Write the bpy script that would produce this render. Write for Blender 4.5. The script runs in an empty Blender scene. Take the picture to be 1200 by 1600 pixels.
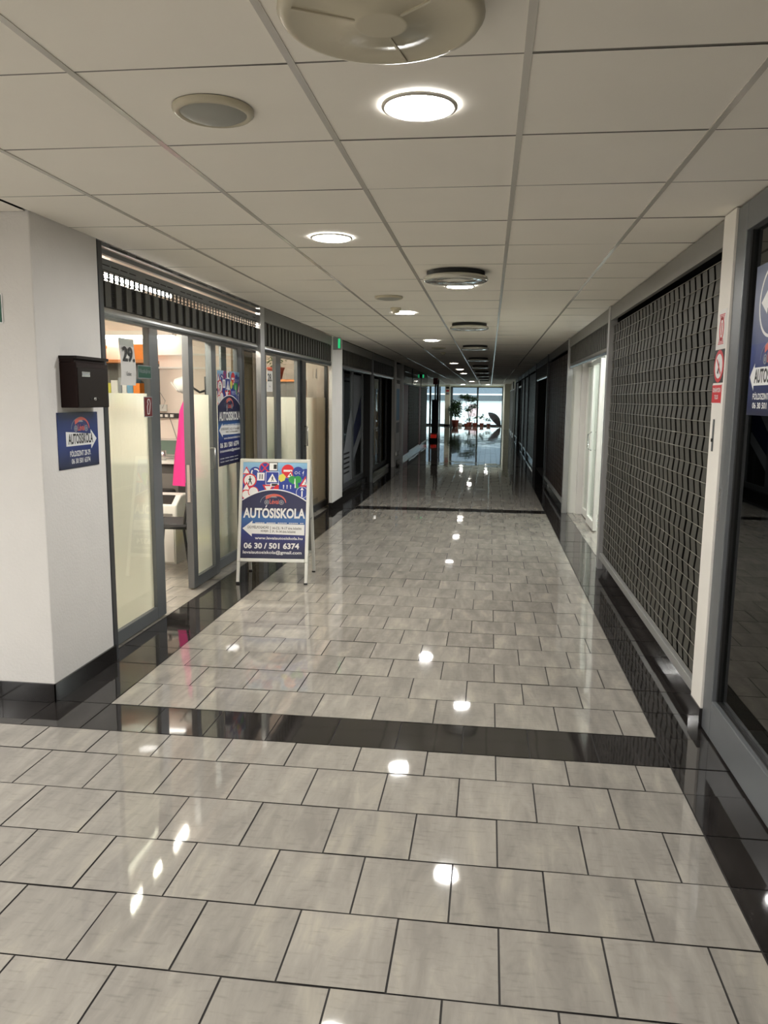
import bpy, math, random, unicodedata
from mathutils import Matrix, Vector
random.seed(7)
SC = bpy.context.scene
COL = SC.collection
PI = math.pi
# ------------------------------------------------------------------ camera
H, CZ = 1.5575, 2.406
cam = bpy.data.cameras.new('camera'); cam_o = bpy.data.objects.new('camera', cam); COL.objects.link(cam_o)
yaw, pit, rol = .1216, .1473, .0112
fw = Vector((-math.sin(yaw), math.cos(yaw), 0)); rt = Vector((math.cos(yaw), math.sin(yaw), 0)); up = Vector((0, 0, 1))
f2 = fw*math.cos(pit) - up*math.sin(pit); u2 = up*math.cos(pit) + fw*math.sin(pit)
r3 = rt*math.cos(rol) + u2*math.sin(rol); u3 = u2*math.cos(rol) - rt*math.sin(rol)
M = Matrix((r3, u3, -f2)).transposed().to_4x4(); M.translation = (0, 0, H)
cam_o.matrix_world = M
cam.sensor_fit = 'VERTICAL'; cam.sensor_height = 36; cam.lens = 1200.58/1600*36
cam.shift_x = -14.52/1600; cam.shift_y = 1.55/1600
cam.clip_start = .02; cam.clip_end = 300
SC.camera = cam_o
# ------------------------------------------------------------------ world, exposure, light levels
LAMP = 195.0        # corridor downlights
TUBE = 175.0         # fluorescent tubes in the driving school
WORLD = 3.6
SC.view_settings.view_transform = 'Standard'; SC.view_settings.look = 'None'
SC.view_settings.gamma = 1; SC.view_settings.use_curve_mapping = False
SC.view_settings.exposure = 0.22
w = bpy.data.worlds.new('overcast_sky'); SC.world = w; w.use_nodes = True
w.node_tree.nodes['Background'].inputs[0].default_value = (.78, .93, 1, 1)
w.node_tree.nodes['Background'].inputs[1].default_value = WORLD

# ------------------------------------------------------------------ materials
MATS = {}
def newmat(name):
    m = bpy.data.materials.new(name); m.use_nodes = True
    nt = m.node_tree; b = nt.nodes['Principled BSDF']
    MATS[name] = m
    return m, nt, b
def N(nt, t, **k):
    n = nt.nodes.new(t)
    for a, v in k.items(): setattr(n, a, v)
    return n
def pm(name, col, rough=.5, metal=0, var=.06, scale=8, bump=0, emit=None, es=0, coat=0, spec=.5, anis=None):
    m, nt, b = newmat(name)
    tc = N(nt, 'ShaderNodeTexCoord'); mp = N(nt, 'ShaderNodeMapping')
    if anis: mp.inputs['Scale'].default_value = anis
    nz = N(nt, 'ShaderNodeTexNoise'); nz.inputs['Scale'].default_value = scale; nz.inputs['Detail'].default_value = 4
    nt.links.new(tc.outputs['Object'], mp.inputs[0]); nt.links.new(mp.outputs[0], nz.inputs['Vector'])
    rp = N(nt, 'ShaderNodeMix', data_type='RGBA')
    rp.inputs[6].default_value = (*[c*(1-var) for c in col], 1); rp.inputs[7].default_value = (*[min(1, c*(1+var)) for c in col], 1)
    nt.links.new(nz.outputs['Fac'], rp.inputs[0]); nt.links.new(rp.outputs[2], b.inputs['Base Color'])
    b.inputs['Roughness'].default_value = rough; b.inputs['Metallic'].default_value = metal
    b.inputs['Coat Weight'].default_value = coat; b.inputs['Coat Roughness'].default_value = .05
    b.inputs['Specular IOR Level'].default_value = spec
    if bump:
        bp = N(nt, 'ShaderNodeBump'); bp.inputs['Strength'].default_value = bump; bp.inputs['Distance'].default_value = .002
        n2 = N(nt, 'ShaderNodeTexNoise'); n2.inputs['Scale'].default_value = scale*12; n2.inputs['Detail'].default_value = 3
        nt.links.new(tc.outputs['Object'], n2.inputs['Vector']); nt.links.new(n2.outputs['Fac'], bp.inputs['Height']); nt.links.new(bp.outputs[0], b.inputs['Normal'])
    if emit:
        b.inputs['Emission Color'].default_value = (*emit, 1); b.inputs['Emission Strength'].default_value = es
    return m
def tilemat(name, c1, c2, c3, rough, seed):
    m, nt, b = newmat(name)
    geo = N(nt, 'ShaderNodeNewGeometry'); tc = N(nt, 'ShaderNodeTexCoord')
    mul = N(nt, 'ShaderNodeMath', operation='MULTIPLY'); mul.inputs[1].default_value = 137+seed
    nt.links.new(geo.outputs['Random Per Island'], mul.inputs[0])
    cx = N(nt, 'ShaderNodeCombineXYZ'); nt.links.new(mul.outputs[0], cx.inputs[0]); nt.links.new(mul.outputs[0], cx.inputs[2])
    add = N(nt, 'ShaderNodeVectorMath', operation='ADD'); nt.links.new(tc.outputs['Object'], add.inputs[0]); nt.links.new(cx.outputs[0], add.inputs[1])
    mp = N(nt, 'ShaderNodeMapping'); mp.inputs['Scale'].default_value = (11, 2.6, 3); nt.links.new(add.outputs[0], mp.inputs[0])
    n1 = N(nt, 'ShaderNodeTexNoise'); n1.inputs['Scale'].default_value = 1; n1.inputs['Detail'].default_value = 6; n1.inputs['Roughness'].default_value = .62; n1.inputs['Distortion'].default_value = .4
    nt.links.new(mp.outputs[0], n1.inputs['Vector'])
    mp2 = N(nt, 'ShaderNodeMapping'); mp2.inputs['Scale'].default_value = (16, 80, 3); nt.links.new(add.outputs[0], mp2.inputs[0])
    n2 = N(nt, 'ShaderNodeTexNoise'); n2.inputs['Scale'].default_value = 1; n2.inputs['Detail'].default_value = 5
    nt.links.new(mp2.outputs[0], n2.inputs['Vector'])
    r1 = N(nt, 'ShaderNodeValToRGB'); e = r1.color_ramp.elements; e[0].position = .36; e[0].color = (*c1, 1); e[1].position = .56; e[1].color = (*c2, 1)
    x = r1.color_ramp.elements.new(.68); x.color = (*c3, 1)
    nt.links.new(n1.outputs['Fac'], r1.inputs[0])
    mr = N(nt, 'ShaderNodeMapRange'); mr.inputs[1].default_value = .56; mr.inputs[2].default_value = .78; mr.inputs[3].default_value = 1; mr.inputs[4].default_value = .80
    nt.links.new(n2.outputs['Fac'], mr.inputs[0])
    mr2 = N(nt, 'ShaderNodeMapRange'); mr2.inputs[3].default_value = .92; mr2.inputs[4].default_value = 1.07; nt.links.new(geo.outputs['Random Per Island'], mr2.inputs[0])
    mm = N(nt, 'ShaderNodeMath', operation='MULTIPLY'); nt.links.new(mr.outputs[0], mm.inputs[0]); nt.links.new(mr2.outputs[0], mm.inputs[1])
    vm = N(nt, 'ShaderNodeVectorMath', operation='SCALE'); nt.links.new(r1.outputs[0], vm.inputs[0]); nt.links.new(mm.outputs[0], vm.inputs['Scale'])
    nt.links.new(vm.outputs[0], b.inputs['Base Color'])
    b.inputs['Roughness'].default_value = rough; b.inputs['IOR'].default_value = 1.52
    bp = N(nt, 'ShaderNodeBump'); bp.inputs['Strength'].default_value = .045; bp.inputs['Distance'].default_value = .01
    n3 = N(nt, 'ShaderNodeTexNoise'); n3.inputs['Scale'].default_value = 5; n3.inputs['Detail'].default_value = 1
    nt.links.new(add.outputs[0], n3.inputs['Vector']); nt.links.new(n3.outputs['Fac'], bp.inputs['Height']); nt.links.new(bp.outputs[0], b.inputs['Normal'])
    return m
tilemat('light_tile', (.262, .243, .217), (.325, .303, .268), (.385, .355, .30), .035, 0)
tilemat('dark_tile', (.017, .015, .014), (.026, .023, .022), (.040, .036, .034), .045, 9)
pm('grout', (.030, .027, .025), .8)
pm('ceiling_tile', (.94, .895, .805), .75, var=.03, scale=3, bump=.15)
pm('ceiling_rail', (.60, .57, .51), .2, var=.03)
pm('void_black', (.012, .012, .012), .8)
pm('plaster_white', (.76, .74, .715), .85, var=.04, bump=.8, scale=6)
pm('plaster_cream', (.80, .76, .62), .8, var=.03)
pm('shop_wall', (.86, .76, .68), .8, var=.03)
pm('shop_white', (.85, .84, .80), .7, var=.03)
pm('skirting', (.014, .012, .012), .15)
pm('alu_grey', (.16, .17, .18), .34, .35, var=.05)
pm('alu_dark', (.055, .058, .062), .35, .4)
pm('alu_post', (.42, .42, .42), .35, .5)
pm('header_grey', (.24, .235, .22), .5, .3)
pm('bar_metal', (.42, .43, .43), .22, .9)
pm('bar_satin', (.36, .36, .35), .35, .4)
pm('link_olive', (.062, .060, .050), .55, .15, var=.12)
pm('link_dark', (.07, .065, .055), .5, .5, var=.12)
pm('rib_dark', (.022, .02, .017), .5, .5)
pm('rod_steel', (.26, .25, .22), .35, .7)
pm('brown_link', (.05, .032, .024), .45, .5, var=.15)
pm('pvc_white', (.80, .79, .75), .3)
pm('white_paint', (.78, .75, .70), .55, var=.04, bump=.3)
pm('stand_frame', (.72, .72, .68), .28, .35)
pm('vent_gloss', (.60, .58, .50), .12, .25, var=.03, coat=1)
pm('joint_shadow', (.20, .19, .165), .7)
pm('beige_plastic', (.55, .50, .37), .36, var=.03, coat=.1)
pm('speaker_grey', (.34, .34, .30), .6)
pm('black_plastic', (.012, .012, .012), .35)
pm('matt_black', (.02, .02, .02), .7)
pm('mailbox_brown', (.016, .011, .009), .45, spec=.15)
pm('mailbox_side', (.016, .007, .006), .45, spec=.15)
pm('silver', (.6, .6, .6), .25, .9)
pm('paper', (.78, .77, .75), .7, var=.02)
pm('print_white', (.80, .80, .80), .45, var=.02)
pm('print_black', (.01, .01, .012), .5)
pm('print_red', (.62, .02, .03), .4)
pm('print_pale_red', (.62, .12, .09), .4)
pm('print_navy', (.008, .014, .075), .35)
pm('print_blue', (.02, .045, .28), .35)
pm('print_sky', (.18, .38, .58), .35)
pm('print_midblue', (.035, .12, .34), .35)
pm('print_slate', (.035, .05, .13), .35)
pm('print_yellow', (.65, .60, .10), .4)
pm('print_green', (.03, .30, .06), .4)
pm('print_grey', (.28, .30, .33), .4)
pm('sign_green', (.0, .085, .045), .4)
pm('sign_maroon', (.16, .012, .012), .4)
pm('orange', (.95, .27, .03), .5)
pm('orange_dark', (.5, .13, .03), .5)
pm('wood_orange', (.60, .22, .06), .5, anis=(1, 1, 10))
pm('bookcase_grey', (.16, .15, .14), .6)
pm('pink', (.62, .03, .22), .8)
pm('printer_white', (.80, .80, .76), .4)
pm('seat_fabric', (.022, .022, .024), .85, bump=.5, scale=20)
pm('desk_dark', (.06, .058, .055), .6)
pm('laptop_screen', (.12, .18, .15), .3)
pm('yellow_bag', (.70, .62, .06), .4)
pm('bin_black', (.01, .01, .01), .5)
pm('terracotta', (.36, .08, .05), .7)
pm('leaf', (.035, .075, .02), .45, var=.4, scale=4)
pm('leaf_light', (.10, .17, .05), .5, var=.4, scale=4)
pm('stem_brown', (.05, .03, .02), .8)
pm('red_folder', (.60, .03, .04), .5)
pm('dark_red', (.24, .015, .025), .4)
pm('red_glow', (.85, .03, .02), .4, emit=(1, .04, .02), es=.12)
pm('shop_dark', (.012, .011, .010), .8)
pm('asphalt', (.45, .47, .48), .9)
pm('facade_white', (.92, .93, .92), .8)
pm('facade_grey', (.14, .16, .19), .8)
pm('facade_band', (.08, .09, .10), .8)
pm('facade_pink', (.62, .42, .42), .8)
pm('umbrella_fabric', (.022, .022, .03), .7)
pm('curtain_beige', (.42, .35, .27), .8)
pm('garment_brown', (.16, .11, .06), .8)
pm('banner_orange', (.62, .25, .01), .6)
pm('banner_yellow', (.34, .22, .02), .6)
pm('exit_green', (.02, .5, .18), .4, emit=(.05, 1, .35), es=.4)
pm('lamp_diffuser', (1, 1, 1), .4, emit=(1, .985, .95), es=LAMP)
pm('lamp_diffuser_dim', (1, 1, 1), .4, emit=(1, .97, .92), es=LAMP*.15)
pm('tube_white', (1, 1, 1), .4, emit=(1, .93, .80), es=TUBE)
pm('tube_soft', (1, 1, 1), .4, emit=(1, .95, .86), es=10)
pm('tube_cool', (1, 1, 1), .4, emit=(.93, 1, .97), es=TUBE*.6)
pm('facade_window', (.02, .03, .04), .2)
def glassmat(name, tint=(1, 1, 1), ior=1.5, rough=0.0):
    m, nt, b = newmat(name); nt.nodes.remove(b); out = nt.nodes['Material Output']
    tr = N(nt, 'ShaderNodeBsdfTransparent'); tr.inputs[0].default_value = (*tint, 1)
    gl = N(nt, 'ShaderNodeBsdfGlossy'); gl.inputs['Roughness'].default_value = rough
    fr = N(nt, 'ShaderNodeFresnel'); fr.inputs[0].default_value = ior
    nz = N(nt, 'ShaderNodeTexNoise'); nz.inputs['Scale'].default_value = 1.5
    bp = N(nt, 'ShaderNodeBump'); bp.inputs['Strength'].default_value = .02; nt.links.new(nz.outputs[0], bp.inputs['Height']); nt.links.new(bp.outputs[0], gl.inputs['Normal'])
    gm = N(nt, 'ShaderNodeNewGeometry'); sb_ = N(nt, 'ShaderNodeMath', operation='SUBTRACT'); sb_.inputs[0].default_value = 1; nt.links.new(gm.outputs['Backfacing'], sb_.inputs[1])
    ml = N(nt, 'ShaderNodeMath', operation='MULTIPLY'); nt.links.new(fr.outputs[0], ml.inputs[0]); nt.links.new(sb_.outputs[0], ml.inputs[1])
    mx = N(nt, 'ShaderNodeMixShader'); nt.links.new(ml.outputs[0], mx.inputs[0]); nt.links.new(tr.outputs[0], mx.inputs[1]); nt.links.new(gl.outputs[0], mx.inputs[2])
    nt.links.new(mx.outputs[0], out.inputs[0]); return m
glassmat('glass', (.93, .96, .94), 1.55)
glassmat('glass_dark', (.55, .58, .58), 1.6)
def filmmat():
    m, nt, b = newmat('frosted_film'); nt.nodes.remove(b); out = nt.nodes['Material Output']
    tl = N(nt, 'ShaderNodeBsdfTranslucent'); df = N(nt, 'ShaderNodeBsdfDiffuse'); gl = N(nt, 'ShaderNodeBsdfGlossy')
    rf = N(nt, 'ShaderNodeBsdfRefraction'); rf.inputs['Roughness'].default_value = .42; rf.inputs['IOR'].default_value = 1.02; rf.inputs[0].default_value = (.97, .98, .90, 1)
    nz = N(nt, 'ShaderNodeTexNoise'); nz.inputs['Scale'].default_value = 3
    rp = N(nt, 'ShaderNodeMix', data_type='RGBA'); rp.inputs[6].default_value = (.93, .94, .86, 1); rp.inputs[7].default_value = (.97, .97, .90, 1)
    nt.links.new(nz.outputs[0], rp.inputs[0]); nt.links.new(rp.outputs[2], tl.inputs[0])
    df.inputs[0].default_value = (.74, .76, .70, 1); gl.inputs['Roughness'].default_value = .06
    m0 = N(nt, 'ShaderNodeMixShader'); m0.inputs[0].default_value = .45; nt.links.new(tl.outputs[0], m0.inputs[1]); nt.links.new(rf.outputs[0], m0.inputs[2])
    m1 = N(nt, 'ShaderNodeMixShader'); m1.inputs[0].default_value = .14; nt.links.new(m0.outputs[0], m1.inputs[1]); nt.links.new(df.outputs[0], m1.inputs[2])
    nt.links.new(m1.outputs[0], out.inputs[0]); return m
filmmat()
def postermat(name, stops):
    m, nt, b = newmat(name)
    tc = N(nt, 'ShaderNodeTexCoord'); sp = N(nt, 'ShaderNodeSeparateXYZ'); nt.links.new(tc.outputs['Generated'], sp.inputs[0])
    r = N(nt, 'ShaderNodeValToRGB'); el = r.color_ramp.elements
    el[0].position = stops[0][0]; el[0].color = (*stops[0][1], 1); el[1].position = stops[-1][0]; el[1].color = (*stops[-1][1], 1)
    for p, c in stops[1:-1]: el.new(p).color = (*c, 1)
    nt.links.new(sp.outputs[1], r.inputs[0]); nt.links.new(r.outputs[0], b.inputs['Base Color']); b.inputs['Roughness'].default_value = .3
    return m
postermat('poster_blue_print', [(0, (.014, .017, .05)), (.12, (.02, .02, .09)), (.25, (.02, .03, .17)), (.42, (.04, .14, .38)), (.50, (.018, .02, .075)), (1, (.018, .02, .07))])
postermat('poster_sky_print', [(0, (.03, .06, .3)), (.5, (.04, .10, .4)), (1, (.28, .52, .72))])
postermat('poster_navy_print', [(0, (.006, .010, .04)), (.45, (.012, .035, .20)), (1, (.008, .02, .10))])
postermat('poster_slate_print', [(0, (.03, .05, .17)), (1, (.04, .06, .14))])

# ------------------------------------------------------------------ mesh helpers
class MB:
    def __init__(s): s.v = []; s.f = []; s.m = []; s.s = []
    def face(s, pts, mi=0, sm=False):
        b = len(s.v); s.v += [tuple(p) for p in pts]; s.f.append(tuple(range(b, b+len(pts)))); s.m.append(mi); s.s.append(sm)
    def box(s, x0, y0, z0, x1, y1, z1, mi=0):
        x0, x1 = min(x0, x1), max(x0, x1); y0, y1 = min(y0, y1), max(y0, y1); z0, z1 = min(z0, z1), max(z0, z1)
        b = len(s.v); s.v += [(x, y, z) for x in (x0, x1) for y in (y0, y1) for z in (z0, z1)]
        for q in ((0, 1, 3, 2), (4, 6, 7, 5), (0, 4, 5, 1), (2, 3, 7, 6), (0, 2, 6, 4), (1, 5, 7, 3)):
            s.f.append(tuple(b+i for i in q)); s.m.append(mi); s.s.append(False)
        return s
    def prism(s, pts, d, mi=0):           # polygon (3-D pts) extruded by vector d
        n = len(pts); b = len(s.v); s.v += [tuple(p) for p in pts] + [tuple(Vector(p)+Vector(d)) for p in pts]
        s.f.append(tuple(range(b+n-1, b-1, -1))); s.m.append(mi); s.s.append(False)
        s.f.append(tuple(range(b+n, b+2*n))); s.m.append(mi); s.s.append(False)
        for i in range(n):
            j = (i+1) % n; s.f.append((b+i, b+j, b+n+j, b+n+i)); s.m.append(mi); s.s.append(False)
        return s
    def flat(s, pts2, z, mi=0):
        s.prism([(x, y, z-.0003) for x, y in pts2], (0, 0, .0003), mi); return s
    def tube(s, pts, r, n=8, mi=0, cap=True):
        pts = [Vector(p) for p in pts]; b = len(s.v); k = len(pts)
        rs = r if isinstance(r, (list, tuple)) else [r]*k
        for i, p in enumerate(pts):
            d = (pts[min(i+1, k-1)]-pts[max(i-1, 0)]).normalized()
            a = d.cross(Vector((0, 0, 1)) if abs(d.z) < .9 else Vector((1, 0, 0))).normalized(); c = d.cross(a)
            s.v += [tuple(p+(a*math.cos(t*2*PI/n)+c*math.sin(t*2*PI/n))*rs[i]) for t in range(n)]
        for i in range(k-1):
            for t in range(n):
                u = (t+1) % n; s.f.append((b+i*n+t, b+i*n+u, b+(i+1)*n+u, b+(i+1)*n+t)); s.m.append(mi); s.s.append(True)
        if cap:
            s.f.append(tuple(b+t for t in range(n-1, -1, -1))); s.m.append(mi); s.s.append(False)
            s.f.append(tuple(b+(k-1)*n+t for t in range(n))); s.m.append(mi); s.s.append(False)
        return s
    def lathe(s, prof, c=(0, 0, 0), n=32, mi=0):
        b = len(s.v)
        for r, z in prof: s.v += [(c[0]+r*math.cos(t*2*PI/n), c[1]+r*math.sin(t*2*PI/n), c[2]+z) for t in range(n)]
        for i in range(len(prof)-1):
            for t in range(n):
                u = (t+1) % n; s.f.append((b+i*n+t, b+i*n+u, b+(i+1)*n+u, b+(i+1)*n+t)); s.m.append(mi); s.s.append(True)
        return s
    def build(s, name, mats, parent=None, bevel=0, kind=None):
        me = bpy.data.meshes.new(name); me.from_pydata(s.v, [], s.f)
        if isinstance(mats, str): mats = [mats]
        for k in mats: me.materials.append(MATS[k])
        me.polygons.foreach_set('material_index', s.m); me.polygons.foreach_set('use_smooth', s.s); me.update()
        o = bpy.data.objects.new(name, me); COL.objects.link(o)
        if parent: o.parent = parent
        if kind: o['kind'] = kind
        if bevel:
            bv = o.modifiers.new('bevel', 'BEVEL'); bv.width = bevel; bv.segments = 2; bv.limit_method = 'ANGLE'
        return o
def thing(name, label, cat, loc=(0, 0, 0), group=None, rotz=0):
    o = bpy.data.objects.new(name, None); COL.objects.link(o); o.location = loc; o.rotation_euler = (0, 0, rotz); o.empty_display_size = .1
    o['label'] = label; o['category'] = cat
    if group: o['group'] = group
    return o
def tag(o, label, cat, group=None):
    o['label'] = label; o['category'] = cat
    if group: o['group'] = group
    return o
def st(name, loc=(0, 0, 0)):
    o = bpy.data.objects.new(name, None); COL.objects.link(o); o.location = loc; o['kind'] = 'structure'; o.empty_display_size = .1; return o
def copy_tree(o, parent=None):
    c = o.copy(); COL.objects.link(c)
    if parent: c.parent = parent
    for ch in list(o.children): copy_tree(ch, c)
    return c
CNT = {}
def nn(k): CNT[k] = CNT.get(k, 0)+1; return f'{k}_{CNT[k]}'
def sbox(name, mat, *b, bevel=0): return MB().box(*b).build(name, mat, kind='structure', bevel=bevel)
# orientation matrices for flat things: local x to the reader's right, y up, z towards the reader
def facing(side, loc):
    ux = {'left': (0, 1, 0), 'right': (0, -1, 0), 'cam': (1, 0, 0)}[side]; n = {'left': (1, 0, 0), 'right': (-1, 0, 0), 'cam': (0, -1, 0)}[side]
    m = Matrix((ux, (0, 0, 1), n)).transposed().to_4x4(); m.translation = loc; return m
def raw_text(body, bold):
    cu = bpy.data.curves.new('t', 'FONT'); cu.body = body; cu.size = 1; cu.offset = bold; cu.resolution_u = 3
    ob = bpy.data.objects.new('t', cu); COL.objects.link(ob)
    me = bpy.data.meshes.new_from_object(ob.evaluated_get(bpy.context.evaluated_depsgraph_get())); bpy.data.objects.remove(ob); bpy.data.curves.remove(cu)
    return me
def text_mesh(name, body, x0, y0, w_, h_, z, mat, parent, bold=.0, extr=.0002):
    """plain letters from the built-in font, accents drawn above them, fitted to a box"""
    plain, marks = '', []
    for ch in unicodedata.normalize('NFD', body):
        if unicodedata.combining(ch): marks.append((len(plain)-1, ch))
        else: plain += ch
    me = raw_text(plain, bold)
    vs = [list(v.co) for v in me.vertices]; fs = [tuple(p.vertices) for p in me.polygons]
    ax, ay = min(v[0] for v in vs), min(v[1] for v in vs); bx_, by_ = max(v[0] for v in vs), max(v[1] for v in vs)
    for i, ch in marks:
        right = max(v.co.x for v in raw_text(plain[:i+1], bold).vertices); one = raw_text(plain[i], bold); xs = [v.co.x for v in one.vertices]
        cx = right-(max(xs)-min(xs))/2; ty = max(v.co.y for v in one.vertices)+.05
        if ch == '\u0308': qs = [[(-.14, 0), (-.04, 0), (-.04, .10), (-.14, .10)], [(.04, 0), (.14, 0), (.14, .10), (.04, .10)]]
        elif ch == '\u030b': qs = [[(-.14, 0), (-.07, 0), (0, .15), (-.09, .15)], [(.03, 0), (.10, 0), (.17, .15), (.08, .15)]]
        else: qs = [[(-.07, 0), (.02, 0), (.14, .16), (.01, .16)]]
        for q in qs: b = len(vs); vs += [[cx+px, ty+py, 0] for px, py in q]; fs.append((b, b+1, b+2, b+3))
    sx = w_/(bx_-ax); sy = h_/(by_-ay)
    nm = bpy.data.meshes.new(name); nm.from_pydata([((v[0]-ax)*sx+x0, (v[1]-ay)*sy+y0, z) for v in vs], [], fs); nm.materials.append(MATS[mat])
    o = bpy.data.objects.new(name, nm); COL.objects.link(o); o.parent = parent
    return o
def circ(cx, cy, r, n=28, ry=None, a0=0, a1=2*PI):
    ry = ry or r
    k = n if a1-a0 >= 2*PI-.01 else n+1
    return [(cx+r*math.cos(a0+(a1-a0)*i/n), cy+ry*math.sin(a0+(a1-a0)*i/n)) for i in range(k)]
def ring(mb, cx, cy, r, t, z, mi=0, n=32, ry=None, a0=0, a1=2*PI):
    ry = ry or r
    for i in range(n):
        p, q = a0+(a1-a0)*i/n, a0+(a1-a0)*(i+1)/n
        mb.flat([(cx+r*math.cos(p), cy+ry*math.sin(p)), (cx+r*math.cos(q), cy+ry*math.sin(q)), (cx+(r-t)*math.cos(q), cy+(ry-t)*math.sin(q)), (cx+(r-t)*math.cos(p), cy+(ry-t)*math.sin(p))], z, mi)

# ------------------------------------------------------------------ floor
XR = .8218; XL = XR-2.7; G = .0030
def row_edges():
    rows = []; y = 3.238
    rows.append((3.0118, 3.238, .5, 'L'))
    y = 3.0118; o = 0.0
    while y > -4.2: rows.append((y-.3, y, o, 'L')); y -= .3; o = .5-o
    rows.append((3.238, 3.538, 0, 'D')); y = 3.538
    while y < 47:
        o = .5
        for k in range(24):
            rows.append((y, y+.3, o, 'L')); y += .3; o = .5-o
        rows.append((y, y+.3, 0, 'D')); y += .3
    return rows
fl = MB(); rj = random.Random(3)
def tile(x0, x1, y0, y1, mi):
    j = [rj.uniform(-.0008, .0008) for _ in range(3)]
    z = lambda x, y: j[0]+j[1]*(x-x0)/.3+j[2]*(y-y0)/.3
    a, b, c, d = x0+G, x1-G, y0+G, y1-G
    fl.face([(a, c, z(a, c)), (b, c, z(b, c)), (b, d, z(b, d)), (a, d, z(a, d))], mi)
def trow(xa, xb, y0, y1, off, mi):        # tiles ending on xb, half offset by off
    x = xb-.3*off if off else xb-.3
    hi = xb
    while hi > xa+.002:
        lo = max(x, xa); tile(lo, hi, y0, y1, mi); hi = lo; x -= .3
for y0, y1, off, k in row_edges():
    if y1 <= 3.24:
        trow(-7.5, XR, y0, y1, off, 0)
    elif k == 'D' and y0 < 4:
        trow(-7.5, XR, y0, y1, 0, 1)
    else:
        trow(XL, XR, y0, y1, off, 1 if k == 'D' else 0)
        tile(-2.25, XL, y0, y1, 1)
        if 3.5 < y0 < 11.0: trow(-7.5, -2.25, y0, y1, off, 0)
        elif y0 > 27: trow(-4.5, -2.25, y0, y1, off, 0)
    tile(XR, XR+.30, y0, y1, 1)
    if 7.2 < y0 < 11.1: trow(XR+.30, 4.2, y0, y1, off, 0)
    elif y0 < 3.6: trow(XR+.30, 4.2, y0, y1, off, 0)
fl.face([(-7.6, -4.6, -.004), (5, -4.6, -.004), (5, 47.3, -.004), (-7.6, 47.3, -.004)], 2)
fl.build('floor', ['light_tile', 'dark_tile', 'grout'], kind='structure')

# ------------------------------------------------------------------ ceiling
cl = MB(); X0, Y0 = -1.7296, 1.4711
def ctile(xa, xb, ya, yb):
    g = .0042; a, b, c, d = xa+.0095, xb-.0095, ya+g, yb-g
    t = [rj.uniform(0, .003) for _ in range(4)]
    z = CZ
    cl.face([(a, c, z+t[0]), (a, d, z+t[1]), (b, d, z+t[2]), (b, c, z+t[3])], 0)
def crange(xa, xb, ya, yb):
    i0 = math.floor((xa-X0)/.6); i1 = math.ceil((xb-X0)/.6); j0 = math.floor((ya-Y0)/.6); j1 = math.ceil((yb-Y0)/.6)
    for i in range(i0, i1):
        for j in range(j0, j1):
            a, b = max(X0+.6*i, xa), min(X0+.6*i+.6, xb); c, d = max(Y0+.6*j, ya), min(Y0+.6*j+.6, yb)
            if b-a > .03 and d-c > .03: ctile(a, b, c, d)
    for i in range(i0, i1+1):
        x = X0+.6*i
        if xa < x < xb: cl.box(x-.010, ya, CZ-.001, x+.010, yb, CZ+.006, 1)
    for j in range(j0, j1+1):
        y = Y0+.6*j
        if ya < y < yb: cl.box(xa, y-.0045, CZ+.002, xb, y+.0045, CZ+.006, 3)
crange(-7.5, -2.3296, -4.5289, 3.52)
crange(-2.3296, 1.12, -4.5289, 3.2711)
crange(-2.3296, -2.17, 3.2711, 3.52)
crange(-2.17, 1.12, 3.2711, 27.2711)
crange(-4.5, 1.12, 27.2711, 47)
cl.face([(-7.6, -4.6, CZ+.012), (-7.6, 3.53, CZ+.012), (1.2, 3.53, CZ+.012), (1.2, -4.6, CZ+.012)], 2)
cl.face([(-2.2, 3.5, CZ+.012), (-2.2, 47.2, CZ+.012), (1.2, 47.2, CZ+.012), (1.2, 3.5, CZ+.012)], 2)
cl.face([(-4.5, 27.4, CZ+.012), (-4.5, 47.2, CZ+.012), (-2.2, 47.2, CZ+.012), (-2.2, 27.4, CZ+.012)], 2)
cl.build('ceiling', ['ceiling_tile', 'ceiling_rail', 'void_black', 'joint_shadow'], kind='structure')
sbox('ceiling', 'void_black', -7.9, -4.9, 2.62, 5, 47.2, 2.8)

# ------------------------------------------------------------------ big walls
def skirt(name, *b): return sbox(name, 'skirting', *b)
sbox('wall_back', 'plaster_white', -7.7, -4.7, -.01, 5, -4.5, 2.62)
sbox('wall_left', 'plaster_white', -7.75, -4.5, -.01, -7.5, 11.2, 2.62)
wl = MB(); wl.prism([(-7.5, 3.52, 0), (-2.163, 3.52, 0), (-2.163, 4.15, 0), (-2.36, 4.15, 0), (-2.36, 3.66, 0), (-7.5, 3.66, 0)], (0, 0, 2.62))
wl.build('wall_left', 'plaster_white', kind='structure', bevel=.006)
bb = MB()
for k in range(18):
    a = -2.153-.3*k; bb.box(a-.298, 3.509, 0, a, 3.52, .098)
for a, b in ((3.52, 3.818), (3.82, 4.118), (4.12, 4.156)): bb.box(-2.163, a, 0, -2.151, b, .098)
bb.box(-2.163, 3.509, 0, -2.1515, 3.5195, .098)
bb.build('baseboard_left', 'skirting', kind='structure', bevel=.001)
sbox('wall_right', 'plaster_white', 1.14, -4.5, 0, 1.3, -1.2, 2.62)
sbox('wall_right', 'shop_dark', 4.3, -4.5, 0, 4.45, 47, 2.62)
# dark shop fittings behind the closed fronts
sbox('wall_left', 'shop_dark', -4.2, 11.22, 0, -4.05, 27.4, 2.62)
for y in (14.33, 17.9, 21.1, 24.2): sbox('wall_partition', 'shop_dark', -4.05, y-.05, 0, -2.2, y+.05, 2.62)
for y in (3.74, 14.75, 18.45, 22.0, 26.6, 32.4): sbox('wall_partition', 'shop_dark', 1.12, y-.05, 0, 4.3, y+.05, 2.62)
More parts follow.
